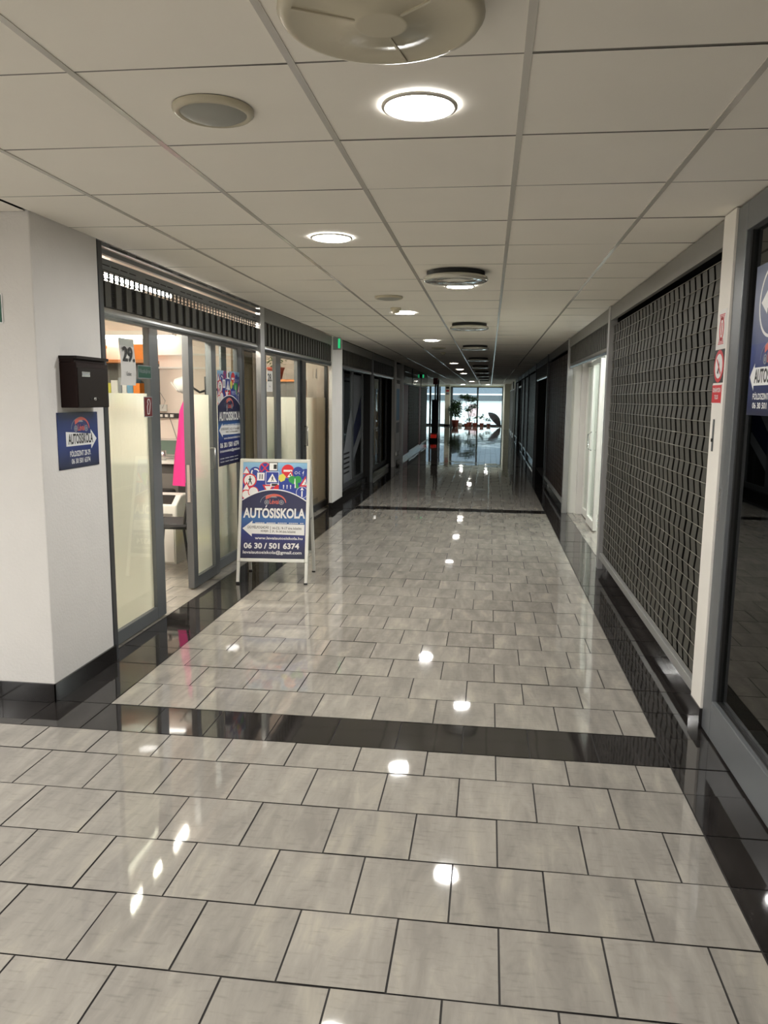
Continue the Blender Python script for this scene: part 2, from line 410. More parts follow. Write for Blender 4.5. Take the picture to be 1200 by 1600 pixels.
# driving school rooms
sbox('wall_partition', 'shop_wall', -7.5, 8.0, 0, -2.44, 8.10, 2.62)
sbox('wall_partition', 'shop_wall', -7.5, 11.12, 0, -2.2, 11.22, 2.62)
sbox('wall_shop_front', 'shop_wall', -7.5, 3.66, 0, -2.36, 3.70, 2.62)
sbox('ceiling', 'shop_wall', -7.5, 3.7, 2.46, -2.42, 11.12, 2.50)
sbox('wall_partition', 'shop_white', 1.12, 7.34, 0, 3.4, 7.42, 2.62)
sbox('wall_partition', 'shop_dark', 1.12, 7.28, 0, 4.3, 7.34, 2.62)
sbox('wall_partition', 'shop_white', 1.12, 10.92, 0, 3.4, 11.0, 2.62)
sbox('wall_right', 'shop_white', 3.3, 7.42, 0, 3.4, 10.92, 2.62)
sbox('ceiling', 'shop_white', 1.12, 7.42, 2.46, 3.3, 10.92, 2.50)

# ------------------------------------------------------------------ glass fronts
def leaf(kind, x, y0, y1, z0=.012, z1=2.06, film=None, frame='alu_grey', stile=.075, rail=.085, t=.045, glass='glass', side=1, stile1=None):
    """a glazed leaf in the plane x; side=1 when the corridor is at larger x"""
    r = st(nn(kind), (x, (y0+y1)/2, 0)); cy = (y0+y1)/2; a, b = y0-cy, y1-cy
    s1 = stile1 or stile
    m = MB(); m.box(-t/2, a, z0, t/2, a+stile, z1).box(-t/2, b-s1, z0, t/2, b, z1).box(-t/2, a+stile, z0, t/2, b-s1, z0+rail).box(-t/2, a+stile, z1-rail*.6, t/2, b-s1, z1)
    m.build(kind+'_frame', frame, r, bevel=.003)
    MB().box(-.003, a+stile-.004, z0+rail-.004, .003, b-s1+.004, z1-rail*.6+.004).build('glass_pane', glass, r)
    if film:
        f = MB(); xx = -.005*side; f.face([(xx, a+stile, z0+rail), (xx, b-s1, z0+rail), (xx, b-s1, film), (xx, a+stile, film)]); f.build('frosted_film', 'frosted_film', r)
    return r
leaf('window', -2.285, 4.12, 5.13, film=1.575, stile=.05, stile1=.14)
d1 = leaf('door', -2.365, 5.86, 6.47, film=1.575, stile=.09, stile1=.11, t=.055)
leaf('window', -2.40, 6.47, 7.30, film=1.575, stile=.05, stile1=.14)
MB().box(-2.45, 6.86, .02, -2.43, 7.0, 2.05).build('trim_1', 'alu_grey', kind='structure')
h = MB(); h.tube([(.028, .125, .95), (.065, .125, .95), (.065, .125, 1.13), (.028, .125, 1.13)], .007); h.build('door_handle', 'silver', d1)
h = MB(); h.box(-.012, -.3085, .72, .012, -.305, 1.02); h.box(.0275, -.275, .80, .034, -.245, .86); h.build('door_lock', 'silver', d1)
leaf('window', -2.385, 8.01, 8.62, film=1.565, stile=.06, stile1=.17)
leaf('window', -2.385, 8.62, 9.55, film=1.565, stile=.02, stile1=.13)
d2 = leaf('door', -2.355, 9.55, 11.10, film=1.565, stile=.20, stile1=.06, frame='alu_dark')
h = MB(); h.tube([(.025, -.68, .95), (.06, -.68, .95), (.06, -.68, 1.2), (.025, -.68, 1.2)], .008); h.build('door_handle', 'silver', d2)
# shopfront beyond the white column, dark shops
for a, b in ((11.3, 12.2), (12.2, 13.1), (13.1, 14.25)): leaf('window', -2.34, a, b, z0=.1, frame='alu_grey', glass='glass')
for a, b in ((14.45, 15.5), (15.5, 16.5), (16.5, 17.6)): leaf('window', -2.34, a, b, z0=.1, frame='alu_dark', glass='glass')
leaf('window', -2.2, 17.95, 19.1, z0=.1, frame='alu_post', glass='glass_dark')
sbox('trim_2', 'skirting', -2.40, 11.3, 0, -2.25, 19.1, .1)
# right: near shopfront
r = st('window_near', (1.08, 1.2, 0))
m = MB(); m.box(-.02, 2.35, 0.01, .035, 2.48, 2.40).box(-.02, -2.4, .01, .035, 2.35, .19).box(-.02, -2.4, 2.28, .035, 2.35, 2.40).box(-.02, .25, .19, .035, .33, 2.28)
m.build('window_frame', 'alu_grey', r, bevel=.004)
m = MB(); m.box(.0, 2.33, .17, .03, 2.352, 2.30).box(.0, .33, .17, .03, 2.33, .195).build('gasket', 'black_plastic', r)
MB().box(.014, -2.4, .18, .020, 2.35, 2.29).build('glass_pane', 'glass_dark', r)
m = MB(); m.box(-.024, 2.435, 1.02, -.02, 2.455, 1.17).build('latch', 'silver', r)
# right: open shop with white doors
wd = leaf('door', 1.335, 10.05, 10.85, frame='pvc_white', glass='glass', stile=.09, rail=.1, side=-1)
wd = leaf('door', 1.30, 9.35, 10.05, frame='pvc_white', glass='glass', stile=.07, rail=.1, side=-1)
sbox('trim_3', 'plaster_white', 1.24, 10.85, 0, 1.36, 10.93, 2.2)
m = MB(); m.tube([(-.025, .12, .95), (-.07, .12, .98), (-.07, .12, 1.15), (-.025, .12, 1.18)], .008); m.build('door_handle', 'silver', wd)


m = MB()
for k in range(7): m.box(1.42, 10.0+.12*k, .12, 1.425, 10.1+.12*k, 2.46)
tag(m.build('vertical_blind', 'shop_white'), 'white vertical slat blind hanging behind the white glazed door on the right', 'blind')

# ------------------------------------------------------------------ posts, columns, headers
def post(x0, y0, x1, y1, z1=2.404, mat='alu_post', z0=0): return sbox(nn('trim')+'_post', mat, x0, y0, z0, x1, y1, z1, bevel=.002)
CNT['trim'] = 3
post(-2.20, 4.152, -2.16, 4.20, mat='alu_dark')
post(-2.20, 7.17, -2.15, 7.30)
leaf('window', -2.40, 7.31, 8.0, frame='alu_dark', stile=.06, stile1=.06)
tag(MB().box(-2.50, 7.34, .05, -2.48, 7.62, 2.2).box(-2.50, 7.70, .05, -2.48, 7.97, 2.2).build('curtain', 'garment_brown'), 'brown curtain strips behind the narrow glass between shops twenty nine and twenty eight', 'curtain')
post(-2.20, 14.27, -2.155, 14.36, mat='alu_grey')
sbox('wall_pillar', 'plaster_white', -2.205, 10.55, 0, -2.16, 11.3, 2.404)
skirt('baseboard_pillar', -2.21, 10.54, 0, -2.15, 11.31, .10)
sbox('wall_pillar', 'plaster_white', -2.22, 17.62, 0, -2.15, 17.95, 2.404)
post(-2.30, 19.08, -2.12, 19.18, mat='alu_post')
# right
post(1.05, 3.68, 1.135, 3.855, mat='white_paint', z0=.10)
skirt('baseboard_right', 1.045, 3.675, 0, 1.135, 3.86, .10)
for y, mt in ((7.30, 'alu_post'), (10.93, 'alu_post'), (14.72, 'alu_dark'), (18.42, 'alu_dark'), (21.95, 'alu_dark'), (24.3, 'alu_dark'), (26.6, 'alu_dark'), (29.5, 'alu_dark'), (32.4, 'alu_dark'), (36.0, 'alu_dark')):
    post(1.05, y-.05, 1.12, y+.05, mat=mt)
def plate(x, y0, y1, side, z0=2.275, z1=2.398, mat='header_grey'):
    return sbox(nn('trim')+'_header', mat, x, y0, z0, x+.03*side, y1, z1, bevel=.002)
plate(-2.16, 7.335, 10.55, -1); plate(-2.16, 11.3, 14.27, -1); plate(-2.16, 14.36, 17.62, -1)
plate(1.06, 3.86, 7.25, 1); plate(1.06, 7.35, 10.88, 1); plate(1.06, 10.98, 14.67, 1, mat='alu_dark')
for a, b in ((14.77, 18.37), (18.47, 21.9), (22, 24.25), (24.35, 26.55), (26.65, 29.45), (29.55, 32.35)): plate(1.06, a, b, 1, mat='alu_dark')
# slotted header over the driving school
m = MB()
m.box(-2.19, 4.2, 2.385, -2.165, 7.17, 2.402).box(-2.20, 4.2, 2.345, -2.175, 7.17, 2.372).box(-2.21, 4.2, 2.255, -2.185, 7.17, 2.325)
m.build(nn('trim')+'_header', 'alu_grey', kind='structure')
m = MB()
for k in range(26): 
    if k % 5 != 4: m.box(-2.185, 4.24+.112*k, 2.288, -2.1845, 4.33+.112*k, 2.294)
for k in range(9): m.box(-2.1649, 4.3+.33*k, 2.391, -2.1645, 4.52+.33*k, 2.397)
m.build(nn('trim')+'_header_slots', 'void_black', kind='structure')

# ------------------------------------------------------------------ rolling grilles
def bar_profile(x, y0, y1, z0, z1, s):
    n = 8; pts = [(x, y0, z0), ]
    for i in range(n+1):
        t = -PI/2+PI*i/n; pts.append((x+s*(.012*math.cos(t)+.006), y0, (z0+z1)/2+(z1-z0)/2*math.sin(t)))
    pts.append((x, y0, z1)); return pts
def packed_grille(x, y0, y1, side, label, z0=1.99, z1=2.26, mats=('link_olive', 'rib_dark'), grp=None, gap=0):
    r = thing('rolling_grille', label, 'shutter', (x, y0, 0), grp)
    L = y1-y0; zb = z0+.065; top = z1-gap
    m = MB(); k = 0; y = .045
    while y < L-.05:
        m.box(-.004, y, zb+.004, .012*side, min(y+.068, L-.02), top-.005); y += .13
    m.build('link_plates', mats[0], r)
    m = MB(); z = zb+.006
    while z < top: m.box(-.008, .005, z, .002*side, L-.005, z+.006); z += .0105
    m.box(-.014*side, .005, zb, -.010*side, L-.005, top)
    m.build('packed_rods', mats[1], r)
    if gap:
        m = MB()
        for zz in (top+.012, top+.035, top+.055): m.box(-.006, .005, zz, .002, L-.005, zz+.004)
        y = .045
        while y < L-.05: m.box(-.004, y, top, .004, y+.012, z1); y += .065
        m.build('open_links', mats[1], r)
    MB().prism(bar_profile(0, .005, 0, z0, zb, side), (0, L-.01, 0)).build('bottom_bar', 'bar_metal', r)
    return r
packed_grille(-2.185, 4.20, 7.17, 1, 'half raised rolling grille over the bright driving school door, rolled up above shiny bar', gap=.05, z1=2.255)
packed_grille(-2.185, 7.335, 10.55, 1, 'raised rolling grille over the frosted windows of shop twenty eight', z1=2.275)
packed_grille(-2.185, 11.3, 14.27, 1, 'raised rolling grille with gleaming bar over dark shop just past the left white pillar', z1=2.275, mats=('link_dark', 'rib_dark'))
packed_grille(-2.185, 14.36, 17.62, 1, 'raised dark rolling grille over the shop with the orange banner', z1=2.275, mats=('rib_dark', 'rib_dark'))
packed_grille(1.085, 7.35, 10.88, -1, 'raised rolling grille above the lit open shop with white doors on the right', z1=2.275)
packed_grille(1.085, 14.77, 18.37, -1, 'raised dark rolling grille above the black doorway between closed grilles on the right', z1=2.275, mats=('rib_dark', 'rib_dark'))
def closed_grille(x, y0, y1, side, label, mats, z0=.10, z1=2.29, pitch=.122, rowh=.0765, w=.086, amp=.0022, grp=None, rods=True):
    r = thing('rolling_grille', label, 'shutter', (x, y0, 0), grp); L = y1-y0
    nr = int((z1-z0-.05)/rowh); nc = int((L-.02)/pitch)
    m = MB(); zb = z0+.062
    for c in range(nc+1):
        ya = .01+c*pitch; yb = min(ya+w, L-.005); b = len(m.v); jit = (c*37 % 7-3)*.0003
        for k in range(nr+1):
            xo = amp*(1 if k % 2 else -1)*side+jit; z = zb+k*rowh
            hs = .007*(1 if k % 2 else -1)
            m.v += [(xo, ya+hs, z), (xo, yb+hs, z), (xo+.002, ya+hs, z), (xo+.002, yb+hs, z)]
        for k in range(nr):
            p = b+4*k; q = p+4
            for f in ((p, p+1, q+1, q), (p+3, p+2, q+2, q+3), (p+2, p, q, q+2), (p+1, p+3, q+3, q+1)): m.f.append(f); m.m.append(0); m.s.append(False)
    m.build('link_strips', mats[0], r)
    m = MB()
    for k in range(nr+1):
        xo = amp*(1 if k % 2 else -1)*side+.006*side; z = zb+k*rowh; m.tube([(xo, .004, z), (xo, L-.004, z)], .0022, 5)
    m.build('cross_rods', mats[1], r)
    MB().box(-.006*side, .004, z0, .028*side, L-.004, z0+.055).build('bottom_bar', mats[2], r, bevel=.004)
    return r
closed_grille(1.09, 3.865, 7.25, -1, 'large closed rolling grille of grey links beside the white post on the right', ('link_olive', 'rod_steel', 'bar_satin'))
closed_grille(1.09, 10.98, 14.67, -1, 'closed dark brown rolling grille just past the lit open shop on the right', ('brown_link', 'brown_link', 'bar_satin'))
far_r = [(18.47, 21.9, 'closed black rolling grille just past the dark doorway on the right'), (22.0, 24.25, 'closed black rolling grille, second past the dark doorway on the right'),
         (24.35, 26.55, 'closed black rolling grille, third past the dark doorway on the right'), (29.55, 32.35, 'closed black rolling grille farthest down the right wall')]
for a, b, l in far_r: closed_grille(1.09, a, b, -1, l, ('link_dark', 'link_dark', 'bar_metal'), pitch=.16, w=.15)
# steps under the closed grilles
for a, b in ((3.86, 7.25), (10.98, 14.67), (18.47, 26.55), (29.55, 32.35)): skirt('baseboard_right', 1.095, a, 0, 1.18, b, .10)
skirt('baseboard_right', 1.30, 14.77, 0, 1.34, 18.37, .10)
leaf('door', 1.32, 14.9, 16.6, frame='alu_dark', z0=.1, glass='glass_dark', side=-1); leaf('door', 1.32, 16.6, 18.3, frame='alu_dark', z0=.1, glass='glass_dark', side=-1)
leaf('door', 1.2, 26.7, 28.0, frame='alu_grey', z0=.02, glass='glass_dark', side=-1); leaf('door', 1.2, 28.0, 29.4, frame='alu_grey', z0=.02, glass='glass_dark', side=-1)
MB().box(1.07, 26.65, 2.0, 1.11, 29.45, 2.06).build(nn('trim')+'_bar', 'bar_metal', kind='structure')
# left far: red panels, closed grilles, glass signboard
for a, b, l in ((19.2, 21.1, 'dark red closed door beside the grey post far down the left side'), (24.3, 25.0, 'narrow dark red panel between two closed grilles far down the left side')):
    r = thing('red_door', l, 'panel', (-2.2, a, 0)); MB().box(-.03, 0, .1, 0, b-a, 1.93).build('panel_board', 'dark_red', r, bevel=.004); MB().box(0, .04, .12, .006, .08, 1.9).build('edge_strip', 'alu_dark', r)
closed_grille(-2.2, 21.2, 24.25, 1, 'closed black rolling grille between the two dark red panels on the left', ('link_dark', 'link_dark', 'bar_metal'), z1=1.93, pitch=.16, w=.15)
closed_grille(-2.2, 25.05, 27.35, 1, 'last closed black rolling grille on the left, before the daylit glass entrance', ('link_dark', 'link_dark', 'bar_metal'), z1=1.93, pitch=.16, w=.15)
skirt('baseboard_left', -2.25, 19.18, 0, -2.19, 27.4, .10)
for a, b in ((19.2, 21.8), (21.85, 24.6), (24.65, 27.35)):
    r = st(nn('window'), (-2.17, a, 0)); MB().box(-.02, 0, 1.95, .01, .04, 2.40).box(-.02, 0, 1.93, .01, b-a, 1.96).build('window_frame', 'black_plastic', r)
    MB().box(-.008, .04, 1.96, -.002, b-a, 2.40).build('glass_pane', 'glass_dark', r)

# ------------------------------------------------------------------ far end
def pillar(*b): sbox('wall_pillar', 'plaster_cream', *b)
pillar(-2.62, 46.0, 0, -2.32, 46.4, 2.404); pillar(.80, 41.5, 0, 1.12, 46.9, 2.404)
skirt('baseboard_pillar', -2.63, 45.98, 0, -2.31, 46.41, .10)
sbox('wall_end', 'plaster_cream', -4.5, 46.9, 2.33, 1.12, 47.1, 2.62)
sbox('wall_end', 'plaster_cream', -7.5, 47.0, 0, -4.36, 47.1, 2.62)
r = st('window_end_left', (0, 47, 0)); MB().box(-4.36, -.04, 0, -4.28, .04, 2.34).box(-3.62, -.04, 0, -3.50, .04, 2.34).box(-3.02, -.04, 0, -2.94, .04, 2.34).box(-2.44, -.04, 0, -2.36, .04, 2.34).box(-4.28, -.04, 0, -3.62, .04, .1).box(-3.5, -.04, 0, -3.02, .04, .1).box(-2.94, -.04, 0, -2.44, .04, .1).build('window_frame', 'alu_dark', r); MB().box(-4.28, -.004, .1, -3.62, .004, 2.34).box(-3.5, -.004, .1, -3.02, .004, 2.34).box(-2.94, -.004, .1, -2.44, .004, 2.34).build('glass_pane', 'glass', r)
sbox('wall_right', 'plaster_cream', 1.10, 32.5, 0, 1.14, 41.5, 2.62)
sbox('wall_end', 'plaster_cream', .82, 46.9, 0, 5, 47.1, 2.62)
for a in (34, 36.5, 39): leaf('door', 1.07, a, a+1.6, frame='alu_post', glass='glass_dark', side=-1)
r = st('window_end', (0, 47, 0))
MB().box(-2.36, -.04, 0, -2.20, .04, 2.34).box(-.76, -.05, 0, -.66, .05, 2.34).box(.74, -.04, 0, .84, .04, 2.34).box(-2.2, -.04, 0, .74, .04, .09).box(-2.2, -.04, 2.28, .74, .04, 2.34).build('window_frame', 'alu_dark', r)
MB().box(-2.2, -.004, .09, -.76, .004, 2.28).box(-.66, -.004, .09, .74, .004, 2.28).build('glass_pane', 'glass', r)
# side entrance on the left, glazed
r = st('window_side', (-4.4, 27.4, 0))
m = MB(); y = 0
for y in (0, 2.4, 4.8, 7.2, 9.6, 12.0, 14.4, 16.8, 19.2): m.box(-.05, y, 0, .05, y+.14, 2.40)
m.box(-.05, 0, 0, .05, 19.3, .12).box(-.05, 0, 2.2, .05, 19.3, 2.40).box(-.04, 0, 1.05, .04, 19.3, 1.12); m.build('window_frame', 'alu_dark', r)
MB().box(-.004, 5, .1, .004, 8, 2.3).build('glass_pane', 'glass', r)
sbox('wall_left', 'shop_dark', -4.6, 27.45, 0, -4.46, 32.4, 2.62); sbox('wall_left', 'shop_dark', -4.6, 35.4, 0, -4.46, 47, 2.62)  # unseen walls added behind the frame to cut the daylight
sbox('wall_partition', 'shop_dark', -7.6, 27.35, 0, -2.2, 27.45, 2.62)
for a in (33.0,): sbox('wall_pillar', 'alu_dark', -2.24, a, 0, -2.14, a+.2, 2.404)
# outdoors
sbox('ground_outside', 'asphalt', -60, 47.2, -.15, 60, 120, -.03)
sbox('ground_outside', 'asphalt', -60, 20, -.15, -7.8, 47.2, -.03)
r = thing('building', 'pale building with grey bands seen through the glass end wall', 'building', (0, 62, 0))
MB().box(-9, 0, -.03, 7, 3, 1.48).build('lower_wall', 'facade_white', r)
MB().box(-9, -.4, 1.48, 7, 3, 1.93).build('canopy_band', 'facade_band', r)
MB().box(-9, -.2, 1.93, 7, 3, 2.04).build('white_band', 'facade_white', r)
MB().box(-9, 0, 2.04, 7, 3, 6).build('upper_wall', 'facade_grey', r)
for k in range(5): MB().box(-2.9+1.3*k, -.05, .25, -2.2+1.3*k, 0, 1.2).build('facade_panel', 'facade_pink' if k % 2 else 'facade_white', r)

# ------------------------------------------------------------------ ceiling fittings
def lamp_proto():
    r = thing('downlight', '', 'ceiling light', (0, 0, CZ), 'round ceiling downlights')
    MB().lathe([(.112, -.0005), (.112, -.006), (.104, -.010), (.099, -.007), (.099, -.0035)]).build('rim', 'ceiling_rail', r)
    m = MB().lathe([(.100, -.004), (.06, -.0075), (.0001, -.0085)]); m.build('diffuser', 'lamp_diffuser', r)
    return r
lamps = [(-.228, 2.385, 'largest lit downlight on the ceiling, just beyond the big cream vent'), (-.86, 4.19, 'second nearest lit downlight, left of centre, beyond the round speaker'),
  (-.245, 5.99, 'lit downlight just behind the first round vent down the corridor'), (-.86, 7.79, 'lit downlight beside the smoke detector'),
  (-.245, 9.6, 'downlight half hidden behind the second round vent down the corridor'), (-.86, 11.39, 'lit downlight alone where the ceiling starts to darken'),
  (-.86, 18.5, 'small far downlight, first of the far cluster in the dark ceiling'), (-.86, 22.2, 'small far downlight in the middle of the far cluster'), (-.86, 25.6, 'small far downlight, last of the far cluster'),
  (-.86, 36.8, 'tiny bright downlight close to the glass end wall'), (-.1, 44.0, 'tiny downlight right of the end mullion'), (-1.5, 44.0, 'tiny downlight left of the end mullion, above the ficus'),
  (-.86, .6, 'downlight overhead behind the viewer'), (-.228, -1.2, 'downlight overhead behind the viewer'), (-3.2, 1.2, 'unseen side hall downlight, added for extra light'), (-5.6, .4, 'unseen side hall downlight, added for extra light'), (-2.6, -2.6, 'unseen side hall downlight, added for extra light'), (-4.4, -1.6, 'unseen side hall downlight, added for extra light'), (-6.4, -2.6, 'unseen side hall downlight, added for extra light'), (-6.4, 2.2, 'unseen side hall downlight, added for extra light'), (-.5, -3.4, 'unseen side hall downlight, added for extra light'), (-4.4, 1.8, 'unseen side hall downlight, added for extra light'), (-2.2, .0, 'unseen side hall downlight, added for extra light'), (-4.4, -.2, 'unseen side hall downlight, added for extra light'), (-5.6, 2.2, 'unseen side hall downlight, added for extra light'), (-5.8, -1.2, 'unseen side hall downlight, added for extra light')]  # side hall downlights are unseen, added to lift the ceiling's bounce light
proto = None; dim = None
for x, y, l in lamps:
    o = lamp_proto() if proto is None else copy_tree(proto)
    proto = proto or o
    if 15 < y < 30:
        if dim is None:
            dim = o
            for c in o.children:
                if c.name.startswith('diffuser'): c.data = c.data.copy(); c.data.materials[0] = MATS['lamp_diffuser_dim']
        elif o is not dim:
            for c in list(o.children): 
                if c.name.startswith('diffuser'): c.data = [q for q in dim.children if q.name.startswith('diffuser')][0].data
    o.location = (x, y, CZ); o['label'] = l
def vent_proto(far=False):
    r = thing('ceiling_vent', '', 'vent', (0, 0, CZ), 'round disc vents along the corridor')
    MB().lathe([(.195, 0), (.195, -.034), (.12, -.036)] if far else [(.17, 0), (.17, -.032), (.12, -.034)]).build('collar', 'matt_black', r)
    MB().lathe([(.12, -.030), (.205, -.030), (.217, -.038), (.219, -.05), (.212, -.060), (.196, -.065), (.190, -.062), (.060, -.0655), (.058, -.069), (.05, -.0695), (.0001, -.070)], n=48).build('disc', 'vent_gloss' if far else 'beige_plastic', r)
    for a in (80, 205, 322):
        m = MB()
        a = math.radians(a); c, s_ = math.cos(a), math.sin(a)
        m.prism([(.058*c-.003*s_, .058*s_+.003*c, -.0685), (.192*c-.003*s_, .192*s_+.003*c, -.0665), (.192*c+.003*s_, .192*s_-.003*c, -.0665), (.058*c+.003*s_, .058*s_-.003*c, -.0685)], (0, 0, .004))
        m.build('rib', 'vent_gloss' if far else 'beige_plastic', r)
    return r
ordn = ['first', 'second', 'third', 'fourth', 'fifth', 'sixth', 'seventh', 'eighth', 'ninth']
vp = vent_proto(); vp.location = (-.25, 1.74, CZ); vp['label'] = 'big cream disc vent cut off by the top edge, overhead'
vq = vent_proto(True)
for k in range(9):
    o = copy_tree(vq) if k else vq; o.location = (-.25, 5.36+3.56*k, CZ); o['label'] = f'round disc vent hanging under the ceiling, {ordn[k]} one beyond the big overhead vent'
def speaker(x, y, l):
    r = thing('ceiling_speaker', l, 'speaker', (x, y, CZ), 'round ceiling speakers')
    MB().lathe([(.120, 0), (.120, -.008), (.112, -.016), (.102, -.018), (.098, -.012)]).build('rim', 'beige_plastic', r)
    MB().lathe([(.099, -.012), (.08, -.022), (.04, -.028), (.0001, -.030)]).build('speaker_cover', 'speaker_grey', r)
speaker(-.843, 2.36, 'nearest round grey speaker in the ceiling left of the big lamp'); speaker(-.865, 6.6, 'cream round speaker flat on the ceiling before the smoke detector'); speaker(-.86, 13.0, 'faint round speaker in the darkening part of the ceiling')
def smoke(x, y, l):
    r = thing('smoke_detector', l, 'smoke detector', (x, y, CZ))
    MB().lathe([(.05, 0), (.052, -.015), (.046, -.022), (.036, -.024)]).build('detector_base', 'beige_plastic', r)
    MB().lathe([(.034, -.022), (.036, -.036), (.028, -.05), (.0001, -.054)]).build('sensor_head', 'beige_plastic', r)
smoke(-.90, 7.38, 'small domed smoke detector next to a lit downlight'); smoke(-.86, 14.2, 'dark smoke detector in the unlit stretch of ceiling')
# exit sign on pillar
r = thing('exit_sign', 'small glowing green exit sign high on the first left white pillar', 'sign', (-2.12, 10.62, 2.24))
MB().box(-.04, 0, -.02, .07, .05, .15).build('sign_housing', 'alu_post', r); MB().box(.03, -.003, 0, .062, 0, .13).build('lit_panel', 'exit_green', r)
r = thing('exit_sign', 'tiny green exit sign far down the left side above the closed grilles', 'sign', (-2.12, 24.6, 2.22))
MB().box(-.04, 0, 0, .05, .06, .12).build('sign_housing', 'alu_dark', r); MB().box(.0, -.003, .01, .04, 0, .11).build('lit_panel', 'exit_green', r)

# ------------------------------------------------------------------ posters and signs
def flat_thing(name, label, cat, side, loc, group=None, mtx=None):
    r = thing(name, label, cat, group=group); r.matrix_world = mtx if mtx else facing(side, loc); return r
def car_logo(r, cx, cy, w_, z, word='print_pale_red'):
    """red roof line over two wheels"""
    s = w_/2
    m = MB()
    out = [(cx+s*.86*math.cos(t), cy+s*.62*math.sin(t)) for t in [math.radians(a) for a in range(0, 136, 9)]]
    inn = [(cx+s*(.80*math.cos(t)-.04*math.sin(t)), cy+s*(.42+.10*math.sin(2*t))*math.sin(t)) for t in [math.radians(a) for a in range(135, -1, -9)]]
    for i in range(len(out)-1):
        m.flat([out[i], out[i+1], inn[len(inn)-2-i], inn[len(inn)-1-i]], z, 0)
    m.build('car_roof_print', 'print_pale_red', r)
    m = MB()
    for q in (-1, 1):
        ring(m, cx+q*s*.52, cy+s*.02, s*.17, s*.05, z, 0, 16); ring(m, cx+q*s*.52, cy+s*.02, s*.08, s*.06, z, 0, 10)
    ring(m, cx, cy, s*.98, s*.03, z, 0, 24, ry=s*.62, a0=math.radians(100), a1=math.radians(180))
    m.flat([(cx-s*.28, cy+s*.36), (cx+s*.22, cy+s*.36), (cx+s*.12, cy+s*.44), (cx-s*.16, cy+s*.44)], z+.0003, 0)
    m.build('car_wheel_print', 'print_grey', r)
    text_mesh('printed_name', 'Lévai', cx-s*.32, cy-s*.10, s*.66, s*.34, z+.0002, word, r, bold=.02)
def arrow(r, pts, z, mat='print_white', name='printed_arrow'): MB().flat(pts, z).build(name, mat, r)
def school_poster(r, W, Hh, z=0, extra=False):
    """portrait driving-school poster, lower left corner at the origin"""
    P = lambda u, v: (u*W, (1-v)*Hh)
    k = .90 if extra else 1.0
    V = lambda v: v*k
    def T(n, s, u0, u1, v0, v1, mat='print_white', bold=.02): return text_mesh(n, s, u0*W, (1-V(v1))*Hh, (u1-u0)*W, (V(v1)-V(v0))*Hh, z+.0036, mat, r, bold)
    MB().box(0, 0, z-.002, W, Hh, z).build('poster_sheet', 'poster_blue_print', r)
    MB().box(0, (1-V(.43))*Hh, z, W, Hh, z+.0003).build('sky_print', 'poster_sky_print', r)
    # traffic signs collage
    m = MB(); zz = [z+.0005]
    def nz(): zz[0] += .00001; return zz[0]
    WHT, RED, BLU, BLK, YEL, GRN = range(6)
    q = W*.112
    def c(u, v): return u*W, (1-V(v))*Hh
    def disc(u, v, rr, a, b=None, t=.2):
        x, y = c(u, v); m.flat(circ(x, y, q*rr), nz(), a)
        if b is not None: m.flat(circ(x, y, q*rr*(1-t)), nz(), b)
    def ply(u, v, pts, mi): x, y = c(u, v); m.flat([(x+px*q, y+py*q) for px, py in pts], nz(), mi)
    def tri(u, v, s, a=RED, b=WHT, inv=False, rot=0):
        for ss, mi in ((s, a), (s*.62, b)):
            ply(u, v, [(ss*math.sin(rot+i*2*PI/3+(PI if inv else 0)), ss*math.cos(rot+i*2*PI/3+(PI if inv else 0))) for i in (2, 1, 0)], mi)
    def sq(u, v, w2, h2, mi, inner=None, f=.8):
        ply(u, v, [(-w2, -h2), (w2, -h2), (w2, h2), (-w2, h2)], mi)
        if inner is not None: ply(u, v, [(-w2*f, -h2*f), (w2*f, -h2*f), (w2*f, h2*f), (-w2*f, h2*f)], inner)
    def man(u, v, s): ply(u, v+.0, [(-.12*s, -.5*s), (.02*s, -.05*s), (.22*s, -.5*s), (.3*s, -.45*s), (.12*s, .1*s), (.25*s, .2*s), (.08*s, .35*s), (-.1*s, .3*s), (-.22*s, .05*s), (-.05*s, .12*s), (-.22*s, -.45*s)], BLK); x, y = c(u, v); m.flat(circ(x+.02*s*q, y+.47*s*q, .1*s*q, 8), nz(), BLK)
    ply(.5, .26, [(-5, -1.6), (5, -2.4), (5, -.1), (3.2, 1.1), (.9, 1.35), (-2.2, 1.2), (-3.3, .2), (-5, .3)], BLU)
    tri(.05, .10, .75); disc(.19, .11, .82, BLU); x, y = c(.19, .11); ring(m, x, y, q*.6, q*.18, nz(), WHT, 10, a0=.3, a1=1.9); ring(m, x, y, q*.6, q*.18, nz(), WHT, 10, a0=2.4, a1=4); ring(m, x, y, q*.6, q*.18, nz(), WHT, 10, a0=4.5, a1=6)
    disc(.34, .06, .8, RED, BLU, .16); [ply(.34, .06, [(-.5, -.45*g_), (-.38, -.55*g_), (.5, .45*g_), (.38, .55*g_)], RED) for g_ in (1, -1)]
    sq(.47, .045, .62, .6, BLK, WHT, .86); sq(.50, .045, .22, .32, BLK)
    disc(.70, .085, .88, RED); ply(.70, .085, [(-.6, -.14), (.6, -.14), (.6, .14), (-.6, .14)], WHT)
    disc(.86, .10, .78, BLU); [ring(m, c(.86+d_, .105)[0], c(.86+d_, .105)[1], q*.2, q*.05, nz(), WHT, 12) for d_ in (-.03, .03)]
    sq(.28, .155, .72, .72, BLU); sq(.28, .15, .52, .55, WHT); sq(.265, .15, .06, .35, BLK); sq(.30, .15, .06, .35, BLK)
    sq(.46, .165, .92, .90, WHT); sq(.46, .165, .86, .84, BLU); ply(.46, .165, [(-.7, -.55), (.7, -.55), (0, .65)], WHT); man(.46, .172, .7)
